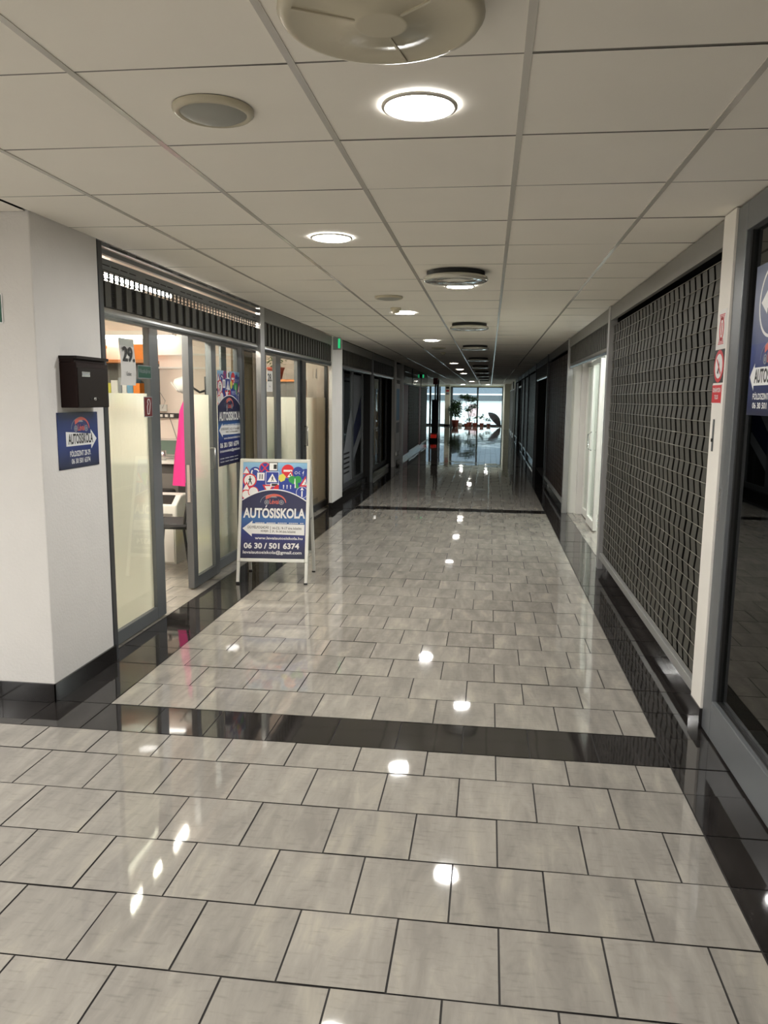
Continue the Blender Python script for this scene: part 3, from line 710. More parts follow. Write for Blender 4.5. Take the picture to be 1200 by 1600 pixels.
    ply(.61, .16, [(-.5, -.1), (-.15, -.6), (.4, -.35), (.55, .2), (.15, .6), (-.35, .4)], YEL)
    tri(.74, .135, .72, rot=.1); disc(.74, .13, .12, BLK)
    sq(.95, .12, .5, .7, BLU); sq(.95, .13, .1, .4, WHT); tri(.95, .10, .25, WHT, WHT)
    ply(.99, .10, [(-.5, -.9), (.3, -.9), (.3, .5), (-.3, .5)], BLU)
    disc(.77, .175, .5, GRN); disc(.86, .175, .5, GRN); ply(.815, .20, [(-.6, -.9), (.6, -.9), (.12, .7), (-.12, .7)], GRN); ply(.815, .21, [(-.15, -.7), (.15, -.7), (.05, .6), (-.05, .6)], WHT)
    disc(.11, .19, .95, RED, WHT, .18); man(.11, .195, 1.1)
    tri(.06, .27, .9); disc(.06, .34, .7, RED, WHT); disc(.17, .31, .75, RED, WHT, .14)
    tri(.40, .27, .95, inv=True); sq(.5, .235, .6, .22, WHT, BLK, .7); disc(.56, .29, .75, RED)
    sq(.69, .26, 1.1, .5, BLU); [sq(.64+.055*i, .255, .05, .25, WHT) for i in range(3)]; [tri(.64+.055*i, .24, .14, WHT, WHT) for i in range(3)]
    tri(.98, .21, 1.0); ply(.98, .215, [(-.3, -.3), (.1, -.1), (0, .1), (.3, .3), (-.1, .1), (0, -.05)], BLK)
    disc(.93, .31, .82, WHT); disc(.93, .31, .77, BLU); sq(.93, .325, .09, .42, WHT); tri(.93, .275, .28, WHT, WHT)
    # clip the collage at the sheet edge
    m.v = [(min(max(vx, 0), W), min(vy, Hh), vz) for vx, vy, vz in m.v]
    m.build('traffic_sign_print', ['print_white', 'print_red', 'print_blue', 'print_black', 'print_yellow', 'print_green'], r)
    # navy dome with white edge
    def dome(off): 
        return [P(u/20, V(.29+off+.115*((u/20-.5)*2)**2)) for u in range(20, -1, -1)]
    m = MB(); d0 = dome(-.011)
    d1_ = dome(0)
    for i in range(20): m.flat([d0[i], d0[i+1], d1_[i+1], d1_[i]], z+.0026)
    m.build('dome_edge_print', 'print_white', r)
    m = MB(); m.flat([P(0, V(.5)), P(1, V(.5))]+d1_, z+.0024); m.build('dome_print', 'poster_slate_dome', r)
    car_logo(r, .5*W, (1-V(.42))*Hh, W*.44, z+.0029)
    T('printed_text', 'AUTÓSISKOLA', .025, .99, .478, .583, bold=.035)
    A = [P(.02, V(.692)), P(.17, V(.775)), P(.168, V(.745)), P(.985, V(.755)), P(.985, V(.645)), P(.17, V(.638)), P(.175, V(.61))]
    arrow(r, A, z+.0030)
    m = MB()
    for i in range(26):
        if i % 6 != 5: m.box((.22+.029*i)*W, (1-V(.636))*Hh, z+.0006, (.22+.029*i+.022)*W, (1-V(.628))*Hh, z+.0032)
    m.build('fine_print', 'print_white', r)
    T('printed_hours', 'ÜGYFÉLFOGADÁS', .10, .43, .665, .692, 'print_black', .01); T('printed_hours', 'IDEJE:', .31, .43, .707, .730, 'print_black', .01)
    MB().box(.455*W, (1-V(.735))*Hh, z+.003, .46*W, (1-V(.665))*Hh, z+.0034).build('printed_divider', 'print_black', r)
    T('printed_hours', 'H-CS.: 9-17 óra között', .49, .94, .672, .698, 'print_black', .01); T('printed_hours', 'P.: 9-14 óra között', .49, .85, .708, .733, 'print_black', .01)
    T('printed_web_address', 'www.levaiautosiskola.hu', .22, .96, .775, .803, bold=.015)
    T('printed_phone_number', '06 30 / 501 6374', .05, .91, .838, .90, bold=.035)
    T('printed_email', 'levaiautosiskola@gmail.com', .04, .95, .918, .962, bold=.015)
    if extra:
        for v in (.92, .955):
            m = MB()
            for i in range(20):
                if i % 5 != 4: m.box((.06+.043*i)*W, (1-v-.006)*Hh, z+.0006, (.06+.043*i+.036)*W, (1-v)*Hh, z+.001)
            m.build('fine_print', 'print_white', r)
pm('poster_slate_dome', (.022, .024, .075), .3)
# A-board
TH = .065; AX = -1.80
def stand_matrix(lean, loc, rz):
    return Matrix.Translation(loc) @ Matrix.Rotation(rz, 4, 'Z') @ Matrix.Rotation(lean, 4, 'X')
sb = thing('a_board_sign', 'folding a-board with the driving school poster standing on the floor by the door', 'sign stand', (AX, 6.40, 0), rotz=.085)
def tilt(o, lean, y):   # local panel: x across, y up along the leg, z outwards
    o.matrix_local = Matrix.Translation((0, y, 0)) @ Matrix.Rotation(PI/2-lean, 4, 'X') @ Matrix.Identity(4)
W2, HT = .302, 1.062
lean = math.atan2(.235, 1.03)
def panel(back):
    p = bpy.data.objects.new('panel_side', None); COL.objects.link(p); p.parent = sb
    return p
# front panel
m = MB(); fz = .012
m.box(-W2, .185, -fz, -W2+.028, HT, fz).box(W2-.028, .185, -fz, W2, HT, fz).box(-W2+.028, .185, -fz, W2-.028, .215, fz).box(-W2+.028, HT-.028, -fz, W2-.028, HT, fz)
fr = m.build('front_frame', 'stand_frame', sb, bevel=.004); tilt(fr, lean, -.245)
po = MB().box(-W2+.026, .213, -.006, W2-.026, HT-.026, .004).build('poster_board', 'paper', sb); tilt(po, lean, -.245)
pr = bpy.data.objects.new('poster', None); 
pw, ph = 2*(W2-.028), HT-.028-.215
sheet = MB().box(0, 0, .0, pw, ph, .0005).build('poster_backing', 'paper', sb)
sheet.matrix_local = Matrix.Translation((0, -.245, 0)) @ Matrix.Rotation(PI/2-lean, 4, 'X') @ Matrix.Translation((-pw/2, .215, .0055))
school_poster(sheet, pw, ph, .003)
for q in (-1, 1):
    m = MB().box(q*W2-.026*(q > 0), 0.012, -.010, q*W2+.026*(q < 0), .185, .010); g = m.build('leg', 'stand_frame', sb, bevel=.003); tilt(g, lean, -.245)
    m = MB().box(q*W2-.029*(q > 0), 0, -.012, q*W2+.029*(q < 0), .014, .012); g2 = m.build('rubber_foot', 'black_plastic', g)
# back panel mirrored
m = MB()
m.box(-W2, .185, -fz, -W2+.028, HT, fz).box(W2-.028, .185, -fz, W2, HT, fz).box(-W2+.028, .185, -fz, W2-.028, .215, fz).box(-W2+.028, HT-.028, -fz, W2-.028, HT, fz)
bk = m.build('back_frame', 'stand_frame', sb, bevel=.004)
B = MB().box(-W2+.026, .213, -.004, W2-.026, HT-.026, .004).build('back_board', 'header_grey', sb)
def tiltb(o): o.matrix_local = Matrix.Translation((0, .245, 0)) @ Matrix.Rotation(PI/2+lean, 4, 'X')
tiltb(bk); tiltb(B)
for q in (-1, 1):
    m = MB().box(q*W2-.026*(q > 0), .012, -.010, q*W2+.026*(q < 0), .185, .010); g = m.build('leg', 'stand_frame', sb, bevel=.003); tiltb(g)
    MB().box(q*W2-.029*(q > 0), 0, -.012, q*W2+.029*(q < 0), .014, .012).build('rubber_foot', 'black_plastic', g)
for q in (-1, 1): MB().tube([(q*(W2-.012), -.13, .52), (q*(W2-.012), .13, .52)], .004).build('spreader', 'silver', sb)
# poster on the glass
r = flat_thing('window_poster', 'tall blue driving school poster with traffic signs stuck on the glass behind the a-board', 'poster', 'left', (-2.366, 6.56, .945))
school_poster(r, .60, .845, .004, extra=True)
# column poster
r = flat_thing('wall_poster', 'blue driving school arrow poster screwed to the white pillar under the letterbox', 'poster', 'left', (-2.159, 3.66, 1.178))
W, Hh = .405, .292
MB().box(0, 0, -.003, W, Hh, 0).build('poster_sheet', 'poster_navy_print', r)
car_logo(r, .56*W, Hh*.70, W*.50, .0008)
arrow(r, [(W*.18, Hh*.40), (W*.80, Hh*.40), (W*.80, Hh*.32), (W*.95, Hh*.50), (W*.80, Hh*.68), (W*.80, Hh*.60), (W*.18, Hh*.66)][::1], .0012)
text_mesh('printed_text', 'AUTÓSISKOLA', W*.23, Hh*.43, W*.62, Hh*.19, .0016, 'print_black', r, .03)
text_mesh('printed_floor', 'FÖLDSZINT 28-29.', W*.26, Hh*.21, W*.52, Hh*.10, .0010, 'print_white', r, .02)
text_mesh('printed_phone_number', '06 30 501 6374', W*.29, Hh*.08, W*.47, Hh*.095, .0010, 'print_white', r, .02)
m = MB()
for a, b in ((.02, .03), (.98, .03), (.02, .97), (.98, .97)): m.flat(circ(a*W, b*Hh, .004, 10), .0012)
m.build('screw_heads', 'print_black', r)
# letterbox
r = flat_thing('letterbox', 'dark brown metal letterbox on the side of the white pillar', 'letterbox', 'left', (-2.163, 3.71, 1.495))
W, Hh, D = .325, .258, .092
m = MB().box(0, 0, 0, W, Hh-.03, D).box(0, Hh-.03, 0, W, Hh, D*.86); m.build('box_body', 'mailbox_side', r, bevel=.003)
MB().box(.006, .004, D, W-.006, Hh-.055, D+.003).build('box_door', 'mailbox_brown', r, bevel=.001)
MB().box(-.003, Hh-.012, -.0, W+.003, Hh+.003, D+.006).box(0, Hh-.055, D*.86, W, Hh-.052, D+.002).build('flap', 'mailbox_brown', r, bevel=.001)
MB().box(.045, Hh-.10, D+.003, .125, Hh-.075, D+.005).build('name_plate', 'silver', r)
MB().box(.052, Hh-.090, D+.005, .115, Hh-.085, D+.0054).build('printed_line', 'print_grey', r)
m = MB(); m.lathe([(.009, 0), (.009, .006), (.0001, .007)], (.165, .045, D+.003), 14); m.box(.163, .038, D+.009, .167, .054, D+.012); m.build('lock', 'silver', r)
m = MB(); [m.lathe([(.006, 0), (.006, .001), (.0001, .0012)], (x_, .045, D+.003), 10) for x_ in (.125, .205)]; m.build('vent_holes', 'void_black', r)
# right glass poster
r = flat_thing('window_poster', 'blue arrow poster inside the dark glass front at the right edge', 'poster', 'right', (1.092, 3.475, 1.507))
W, Hh = .44, .61
MB().box(0, 0, -.003, W, Hh, 0).build('poster_sheet', 'poster_navy_print', r)
MB().box(0, Hh*.48, 0, W, Hh, .0004).build('sky_print', 'poster_slate_print', r)
m = MB(); ring(m, W*.47, Hh*.745, W*.33, W*.028, .0009, 0, 40); m.box(W*.463, Hh*.48, .0006, W*.477, Hh*.515, .0009); m.build('circle_print', 'print_white', r)
arrow(r, [(W*.20, Hh*.745), (W*.37, Hh*.66), (W*.37, Hh*.70), (W*.66, Hh*.70), (W*.66, Hh*.79), (W*.37, Hh*.79), (W*.37, Hh*.83)], .0012)
car_logo(r, W*.55, Hh*.365, W*.55, .0010)
arrow(r, [(W*.03, Hh*.26), (W*.15, Hh*.165), (W*.15, Hh*.20), (W*.99, Hh*.20), (W*.99, Hh*.32), (W*.15, Hh*.32), (W*.15, Hh*.35)], .0012)
text_mesh('printed_text', 'AUTÓSISKOLA', W*.16, Hh*.215, W*.80, Hh*.095, .0016, 'print_black', r, .03)
text_mesh('printed_floor', 'FÖLDSZINT 28-29.', W*.15, Hh*.105, W*.66, Hh*.042, .0010, 'print_white', r, .02)
text_mesh('printed_phone_number', '06 30 501 6374', W*.16, Hh*.045, W*.62, Hh*.042, .0010, 'print_white', r, .02)
# stickers on the white post
r = flat_thing('post_sticker', 'white sticker with a red tyre shaped emblem at the top of the white post', 'sticker', 'right', (1.049, 3.835, 1.805))
MB().box(0, 0, -.001, .125, .175, 0).build('sticker_sheet', 'paper', r)
m = MB(); ring(m, .062, .088, .036, .014, .0005, 0, 24, ry=.055); m.box(.056, .06, .0002, .068, .115, .0005)
for k in range(4): m.box(.02+.004*k, .150-.007*k, .0002, .105-.004*k, .154-.007*k, .0005); m.box(.02+.004*k, .018+.007*k, .0002, .105-.004*k, .022+.007*k, .0005)
m.build('emblem_print', 'print_red', r)
r = flat_thing('no_smoking_sign', 'red and white no smoking sign with a crossed cigarette on the white post', 'sign', 'right', (1.049, 3.85, 1.648))
MB().box(0, 0, -.001, .15, .152, 0).build('sign_sheet', 'print_black', r)
m = MB(); m.flat(circ(.075, .076, .074, 36), .0006, 0); m.build('ring_print', 'print_red', r)
m = MB(); m.flat(circ(.075, .076, .056, 36), .0010, 0); m.build('disc_print', 'print_white', r)
m = MB(); m.flat([(.055, .045), (.075, .040), (.085, .075), (.080, .10), (.070, .072)], .0013); m.build('cigarette_print', 'print_black', r)
m = MB(); m.flat([(.040, .105), (.105, .036), (.113, .044), (.048, .113)], .0016); m.build('bar_print', 'print_red', r)
r = flat_thing('no_smoking_notice', 'small red notice with white words directly under the no smoking sign', 'sign', 'right', (1.049, 3.855, 1.553))
MB().box(0, 0, -.001, .145, .088, 0).build('sign_sheet', 'print_red', r)
text_mesh('printed_text', 'DOHÁNYOZNI', .012, .052, .12, .02, .0006, 'print_white', r, .02); text_mesh('printed_text', 'TILOS', .045, .02, .055, .02, .0006, 'print_white', r, .02)
m = MB()
for a, b, c, d in ((0, .085, .145, .088), (0, 0, .145, .003)): m.box(a, b, .0002, c, d, .0006)
m.build('sign_border', 'print_white', r)
r = thing('latch', 'small worn metal latch plate on the white post below the red notice', 'latch', (1.049, 3.79, 1.33))
MB().box(-.002, -.012, 0, 0, .012, .15).build('latch_plate', 'alu_grey', r); MB().box(-.008, -.006, .045, -.002, .006, .06).build('latch_knob', 'black_plastic', r)
# green sign on front wall, cut by the frame
r = flat_thing('green_sign', 'dark green framed sign on the left front wall cut off by the photo edge', 'sign', 'cam', (-2.632, 3.516, 1.895))
MB().box(0, 0, -.002, .31, .14, 0).build('sign_border', 'print_white', r); MB().box(.006, .006, 0, .304, .134, .001).build('sign_face', 'sign_green', r)
# shop number paper, stickers on left glass
r = flat_thing('shop_number_paper', 'white paper with the large number 29 hanging on the driving school glass', 'paper sign', 'left', (-2.278, 4.60, 1.625))
m = MB(); n = 10
def sway(y): return .006*math.sin(y*16)
for i in range(n):
    y0_, y1_ = .29*i/n, .29*(i+1)/n; z0_, z1_ = sway(y0_), sway(y1_)
    m.face([(0, y0_, z0_), (.205, y0_, z0_), (.205, y1_, z1_), (0, y1_, z1_)], sm=True)
m.build('paper_sheet', 'paper', r)
text_mesh('printed_number', '29.', .025, .145, .165, .095, .0075, 'print_black', r, .03); text_mesh('printed_word', 'Üzlet', .07, .06, .065, .022, .0075, 'print_black', r)
r = flat_thing('exit_sticker', 'dark green sticker with pale words beside the 29 paper', 'sticker', 'left', (-2.258, 4.80, 1.672))
MB().box(0, 0, -.001, .20, .085, 0).build('sticker_border', 'print_grey', r); MB().box(.006, .005, 0, .194, .08, .0006).build('sticker_face', 'sign_green', r)
text_mesh('printed_text', 'Vészkijárat', .015, .028, .17, .034, .001, 'print_grey', r)
r = flat_thing('hydrant_sticker', 'dark red sticker with a white bottle-like outline under the green one', 'sticker', 'left', (-2.258, 4.87, 1.42))
MB().box(0, 0, -.001, .13, .135, 0).build('sticker_border', 'print_grey', r); MB().box(.008, .006, 0, .122, .129, .0006).build('sticker_face', 'sign_maroon', r)
m = MB(); m.tube([(.05, .02, .001), (.048, .07, .001), (.06, .088, .001), (.052, .10, .001), (.062, .118, .001), (.085, .115, .001), (.095, .09, .001), (.085, .05, .001), (.075, .02, .001), (.05, .02, .001)], .003, 5); m.build('outline_print', 'print_white', r)
r = flat_thing('shop_number_paper', 'white paper with the number 28 hanging on the glass of the next shop', 'paper sign', 'left', (-2.376, 8.14, 1.62))
MB().box(0, 0, -.001, .21, .225, 0).build('paper_sheet', 'paper', r); text_mesh('printed_number', '28.', .02, .11, .17, .085, .0006, 'print_black', r, .03); text_mesh('printed_word', 'Üzlet', .07, .05, .06, .016, .0006, 'print_black', r)
# prints and a painted reflection on the dark shop windows
r = flat_thing('window_print', 'grey and white wave print on the dark shop window past the left white pillar', 'window film', 'left', (-2.335, 11.36, .12))
m = MB(); m.flat([(0, 0), (.7, 0), (.7, .75), (.35, .45), (0, .35)], .001, 0); m.flat([(.86, 0), (1.68, 0), (1.68, 1.3), (1.3, .95), (.86, .4)], .001, 0); m.flat([(1.80, .9), (2.7, 1.5), (2.7, 1.85), (1.8, 1.85)], .001, 0); m.flat([(1.8, .3), (2.7, .75), (2.7, .95), (1.8, .55)], .001, 0)
m.flat([(1.8, .56), (2.7, .97), (2.7, 1.48), (1.8, .88)], .001, 1)
for k in range(5): m.flat([(1.0, .2+.08*k), (1.5, .2+.08*k), (1.5, .23+.08*k), (1.0, .23+.08*k)], .0015, 2)
m.build('wave_print', ['print_grey', 'print_navy', 'print_black'], r)
r = thing('clothes_rack', 'dark clothes rack with hanging garments inside the shop past the left white pillar', 'clothes rack', (-2.75, 11.9, 0))
MB().tube([(0, 0, .02), (0, 0, 1.75), (0, 1.6, 1.75), (0, 1.6, .02)], .015).box(-.2, -.02, 0, .2, .02, .03).box(-.2, 1.58, 0, .2, 1.62, .03).build('rail_frame', 'silver', r)
for k in range(6):
    m = MB(); y = .2+.22*k; m.prism([(-.2, y, .75), (.2, y, .75), (.18, y, 1.55), (.03, y, 1.68), (-.03, y, 1.68), (-.18, y, 1.55)], (0, .10, 0))
    tag(m.build('hanging_garment', ('garment_brown', 'print_grey', 'seat_fabric')[k % 3]), ['brown', 'pale grey', 'black'][k % 3]+' garment hanging on the rack, '+['first', 'second', 'third', 'fourth', 'fifth', 'sixth'][k]+' from the near end', 'garment', 'garments hanging on the clothes rack').location = (-2.75, 11.9, 0)
r = thing('hanging_banner', 'orange and yellow banner standing behind dark glass on the left', 'banner', (-2.45, 16.3, 0))
MB().prism([(0, 0, .35), (0, .75, .35), (0, .75, 1.75), (0, .15, 1.3)], (.01, 0, 0)).build('orange_cloth', 'banner_orange', r); MB().box(0, 1.45, .12, .01, 1.30+.45, 1.9).build('yellow_cloth', 'banner_yellow', r)
MB().tube([(0, .76, 0), (0, .76, 1.9)], .012).box(-.05, 0, 0, .05, 1.8, .02).build('banner_stand', 'alu_dark', r)
r = flat_thing('window_poster', 'pale blue and white board standing in for daylight reflected in the narrow grey framed pane past the second white pillar', 'poster', 'left', (-2.19, 18.05, .3))
MB().box(0, 0, -.003, .95, 1.62, 0).build('poster_sheet', 'print_white', r); MB().box(.1, .75, 0, .85, 1.5, .001).build('blue_print', 'print_sky', r); MB().box(.1, .45, 0, .85, .7, .001).build('reflection_dark', 'print_grey', r)  # board colours imitate daylight reflected in this glass, no printed matter
for k, (yy, zz, mt, cn) in enumerate(((14.9, .5, 'orange_dark', 'rust brown'), (15.25, .42, 'print_grey', 'pale grey'), (15.6, .62, 'banner_orange', 'orange'))):
    m = MB(); m.lathe([(.001, 0), (.11, 0), (.13, zz*.5), (.09, zz*.9), (.0001, zz)], n=16)
    tag(m.build('display_vase', mt), cn+' tall vase on the floor in the dark shop with the orange banner', 'vase').location = (-2.6, yy, .0)

# ------------------------------------------------------------------ driving school interior
def tubelight(x, y, z, L, axis, label, mat='tube_white'):
    r = thing('fluorescent_light', label, 'light', (x, y, z), 'fluorescent lights in the shops')
    d = (L/2, 0, 0) if axis == 'x' else (0, L/2, 0)
    MB().box(-max(d[0], .05), -max(d[1], .05), .0, max(d[0], .05), max(d[1], .05), .045).build('light_housing', 'shop_white', r)
    MB().tube([(-d[0], -d[1], -.018), d[:2]+(-.018,)], .016, 10).build('tube', mat, r)
tubelight(-4.05, 7.9, 2.19, 1.5, 'x', 'long lit tube light high on the pale wall above the orange shelf', 'tube_soft')
for x in (-2.66, -2.95): tubelight(x, 5.7, 2.40, 1.2, 'y', 'tube light on the driving school ceiling, '+('nearer the glass' if x > -2.8 else 'farther from the glass'))
tubelight(-4.6, 5.4, 2.40, 1.5, 'y', 'tube light on the driving school ceiling deep inside')
tubelight(-3.2, 9.0, 2.40, 1.5, 'y', 'tube light on the ceiling of shop twenty eight')
tubelight(-5.0, 9.0, 2.40, 1.5, 'y', 'tube light on the ceiling of shop twenty eight, deep inside')
tubelight(1.75, 8.9, 2.40, 1.5, 'y', 'cool tube light on the ceiling of the open shop on the right', 'tube_cool')
tubelight(2.5, 9.2, 2.40, 1.5, 'y', 'cool tube light deeper inside the open shop on the right', 'tube_cool')
# wall shelf with books
r = thing('wall_shelf', 'grey wall shelf with orange boards fixed to the pale wall inside the driving school', 'shelf', (-4.75, 7.70, 0))
m = MB(); m.box(0, 0, 1.42, .03, .30, 1.90).box(1.20, 0, 1.42, 1.23, .30, 1.90).box(.03, .28, 1.42, 1.20, .30, 1.90); m.build('case', 'bookcase_grey', r)
for z in (1.42, 1.90): MB().box(0, -.01, z, 1.23, .30, z+.03).build('shelf_board', 'wood_orange', r)
for bxx, l in ((-4.26, 'left'), (-3.72, 'right')):
    bx = thing('storage_box', 'orange box on top of the wall shelf, %s of the 29 paper' % l, 'box', (bxx, 7.72, 1.93), 'orange boxes on the wall shelf'); MB().box(0, 0, .0, .19, .2, .15).build('box_body', 'orange', bx, bevel=.005); MB().box(-.005, -.005, .125, .195, .205, .155).build('lid', 'orange', bx)
cols = [('print_white', 'white'), ('print_yellow', 'yellow'), ('print_green', 'green'), ('print_sky', 'pale blue'), ('paper', 'cream'), ('print_midblue', 'blue'), ('orange', 'orange'), ('print_grey', 'grey'), ('pvc_white', 'off-white'), ('print_blue', 'dark blue')]
x = -4.70; nth = ['1st', '2nd', '3rd', '4th', '5th', '6th', '7th', '8th', '9th', '10th', '11th', '12th', '13th', '14th', '15th', '16th']
for k in range(16):
    mt, cn = cols[(k*3+1) % 10]; h_ = .24+.07*((k*7) % 5)/5; wd_ = .035+.012*((k*5) % 4)
    o = MB().box(0, 0, 0, wd_, .20, h_).build('book', mt); o.location = (x, 7.74, 1.451); o.rotation_euler = (0, -.32 if k == 9 else 0, 0)
    if k == 9: x += .09; o.location.x = x
    tag(o, cn+' book, '+nth[k]+' from the left on the wall shelf with orange boards', 'book', 'books on the orange wall shelf')
    x += wd_+.008+(.015 if k == 8 else 0)
# desk
r = thing('desk', 'dark grey panelled desk against the pale wall inside the driving school', 'desk', (-4.1, 7.42, 0))
MB().box(0, 0, .88, 1.08, .575, .91).build('desk_top', 'printer_white', r, bevel=.004)
MB().box(.02, .04, .02, 1.06, .07, .88).box(.02, .07, .02, .05, .56, .88).box(1.03, .07, .02, 1.06, .56, .88).build('desk_body', 'desk_dark', r)
MB().box(.80, .033, .45, .98, .04, .78).build('desk_panel', 'bookcase_grey', r, bevel=.003)
r = thing('laptop', 'open laptop with a greenish screen on the dark desk', 'laptop', (-3.34, 7.78, .912), rotz=.1)
MB().box(-.15, -.12, 0, .15, .11, .018).build('keyboard_base', 'silver', r, bevel=.003)
MB().box(-.15, .11, .015, .15, .12, .20).build('screen_lid', 'silver', r, bevel=.002); MB().box(-.13, .107, .035, .13, .11, .18).build('screen', 'laptop_screen', r)
for k, (xx, yy, hh) in enumerate(((-3.30, 7.52, .10), (-3.14, 7.55, .07), (-3.42, 7.54, .09))):
    m = MB(); m.lathe([(.0001, 0), (.03, 0), (.034, hh), (.030, hh), (.026, .01)], n=16); o = m.build('cup', ('silver', 'black_plastic', 'paper')[k]); o.location = (xx, yy, .911)
    tag(o, ('shiny metal', 'black', 'white paper')[k]+' cup standing on the desk in front of the laptop', 'cup')
m = MB().box(-.10, -.08, 0, .06, .08, .012).box(-.05, -.06, .012, .04, .05, .02); o = m.build('paper_stack', 'paper'); o.location = (-3.09, 7.78, .911); tag(o, 'white papers lying on the right end of the desk', 'papers')
r = thing('office_chair', 'dark office chair with an orange seat edge pushed to the desk', 'chair', (-3.32, 7.235, 0))
MB().box(-.20, -.15, .53, .20, .15, .58).build('seat_shell', 'orange_dark', r, bevel=.02)
MB().box(-.21, -.16, .58, .21, .16, .64).build('seat', 'matt_black', r, bevel=.03)
m = MB(); m.tube([(0, 0, .1), (0, 0, .53)], .025); m.build('gas_column', 'black_plastic', r)
for k in range(5):
    a = k*2*PI/5; e_ = (.15*math.cos(a), .15*math.sin(a), .06); MB().tube([(0, 0, .11), e_], [.025, .015]).build('base_arm', 'black_plastic', r)
    MB().tube([(e_[0]-.015, e_[1], .028), (e_[0]+.015, e_[1], .028)], .027, 12).build('castor', 'black_plastic', r)
r = thing('cabinet', 'low white cabinet under the printer', 'cabinet', (-3.27, 6.76, 0))
MB().box(0, 0, 0, .40, .30, .36).build('cabinet_body', 'printer_white', r, bevel=.004); MB().box(.01, -.015, .02, .39, 0, .35).build('cabinet_door', 'pvc_white', r, bevel=.003)
r2 = thing('printer', 'white printer with a dark display on the low cabinet', 'printer', (-3.28, 6.75, .361))
m = MB(); m.prism([(0, 0, 0), (.0, .32, 0), (0, .32, .28), (0, .12, .28), (0, 0, .20)], (.43, 0, 0)); m.build('printer_body', 'printer_white', r2, bevel=.015)
MB().prism([(.25, .01, .208), (.38, .01, .208), (.38, .11, .275), (.25, .11, .275)], (0, -.004, .006)).build('display', 'black_plastic', r2)
MB().box(.04, -.012, .10, .39, .0, .12).build('paper_tray', 'header_grey', r2)
r = thing('visitor_chair', 'black visitor chair with four straight legs inside the open door', 'chair', (-2.745, 6.43, 0), rotz=-PI/2+.08)
MB().box(-.21, -.19, .43, .21, .19, .475).build('seat', 'seat_fabric', r, bevel=.02)
for sx in (-1, 1):
    MB().tube([(sx*.215, -.20, .0), (sx*.19, -.15, .44)], .012).build('leg', 'black_plastic', r)
    MB().tube([(sx*.215, .21, .0), (sx*.19, .15, .44), (sx*.19, .21, .82)], .012).build('leg', 'black_plastic', r)
MB().tube([(-.21, -.19, .10), (.21, -.19, .10)], .008).tube([(-.19, -.19, .44), (.19, -.19, .44)], .013).tube([(-.2, -.19, .44), (-.2, .18, .44)], .013).tube([(.2, -.19, .44), (.2, .18, .44)], .013).build('seat_frame', 'black_plastic', r)
MB().box(-.19, .17, .56, .19, .205, .84).build('backrest', 'seat_fabric', r, bevel=.015)
r = thing('waste_bin', 'black waste bin lined with a yellow bag behind the door leaf', 'bin', (-2.62, 6.86, 0))
m = MB(); m.lathe([(.0001, .003), (.10, 0), (.125, .28), (.12, .28), (.095, .01)], n=24); m.build('bin_body', 'bin_black', r)
m = MB(); m.lathe([(.118, .24), (.132, .20), (.140, .25), (.134, .30), (.118, .29)], n=24); m.build('bin_liner', 'yellow_bag', r)
r = thing('power_strip', 'black power strip with plugs fixed on the pale wall above the desk', 'power strip', (-3.42, 7.99, 1.35))
MB().box(-.12, -.03, -.02, .12, 0, .03).build('strip_body', 'black_plastic', r, bevel=.006)
for k in range(3): MB().box(-.09+.06*k, -.055, -.012, -.055+.06*k, -.03, .018).build('plug', 'paper', r)
MB().box(-.10, -.02, .05, -.02, 0, .12).build('wall_socket', 'printer_white', r)
MB().tube([(.02, -.05, -.01), (.05, -.06, -.08), (.09, -.05, -.22), (.13, -.04, -.42)], .004, 6).build('cable', 'header_grey', r)
MB().tube([(-.06, -.04, .08), (-.02, -.05, .16), (-.12, -.02, .30)], .0025, 6).build('cable', 'header_grey', r)
r = thing('cable_duct', 'pale cable duct frame running high on the wall inside the driving school', 'cable duct', (-3.62, 7.999, 1.85))
MB().box(.0, -.02, 0, 1.1, 0, .02).box(0.02, -.02, .14, 1.1, 0, .16).box(0, -.02, 0.02, .02, 0, .16).build('duct', 'shop_white', r)
r = thing('coat_stand', 'dark coat stand with curved hooks behind the glass of the door', 'coat stand', (-2.72, 7.24, 0))
MB().tube([(0, 0, 0), (0, 0, 1.75)], .016).build('pole', 'alu_dark', r); MB().lathe([(.0001, 0), (.16, 0), (.16, .015), (.0001, .03)], n=24).build('stand_base', 'alu_dark', r)
for a in (20, 110, 200, 290):
    a = math.radians(a); c, s_ = math.cos(a), math.sin(a); MB().tube([(0, 0, 1.62), (.06*c, .06*s_, 1.60), (.12*c, .12*s_, 1.64), (.17*c, .17*s_, 1.74)], .011).build('hook', 'alu_dark', r)
m = MB(); n = 18
prof = [(1.52, .012), (1.42, .05), (1.2, .07), (.98, .10), (.70, .13)]
b = len(m.v)
for z, rr in prof:
    for t in range(n):
        a = 2*PI*t/n; k = 1+.13*math.sin(5*a+z*3); m.v.append((rr*k*math.cos(a), rr*k*.8*math.sin(a), z))
for i in range(len(prof)-1):
    for t in range(n): u_ = (t+1) % n; m.f.append((b+i*n+t, b+i*n+u_, b+(i+1)*n+u_, b+(i+1)*n+t)); m.m.append(0); m.s.append(True)
o = m.build('coat', 'pink'); o.location = (-2.92, 7.19, 0); tag(o, 'bright pink coat hanging from the coat stand beside the door', 'coat')
m = MB(); m.lathe([(.07, 0), (.085, .03), (.06, .11), (.0001, .14)], n=20); m.prism([(-.06, -.07, .0), (.06, -.07, .0), (.05, -.16, .02), (-.05, -.16, .02)], (0, 0, .006)); o = m.build('cap', 'printer_white'); o.location = (-2.99, 7.22, 1.64); o.rotation_euler = (0, .9, 0)
tag(o, 'white cap hanging on the near hook of the coat stand', 'cap')

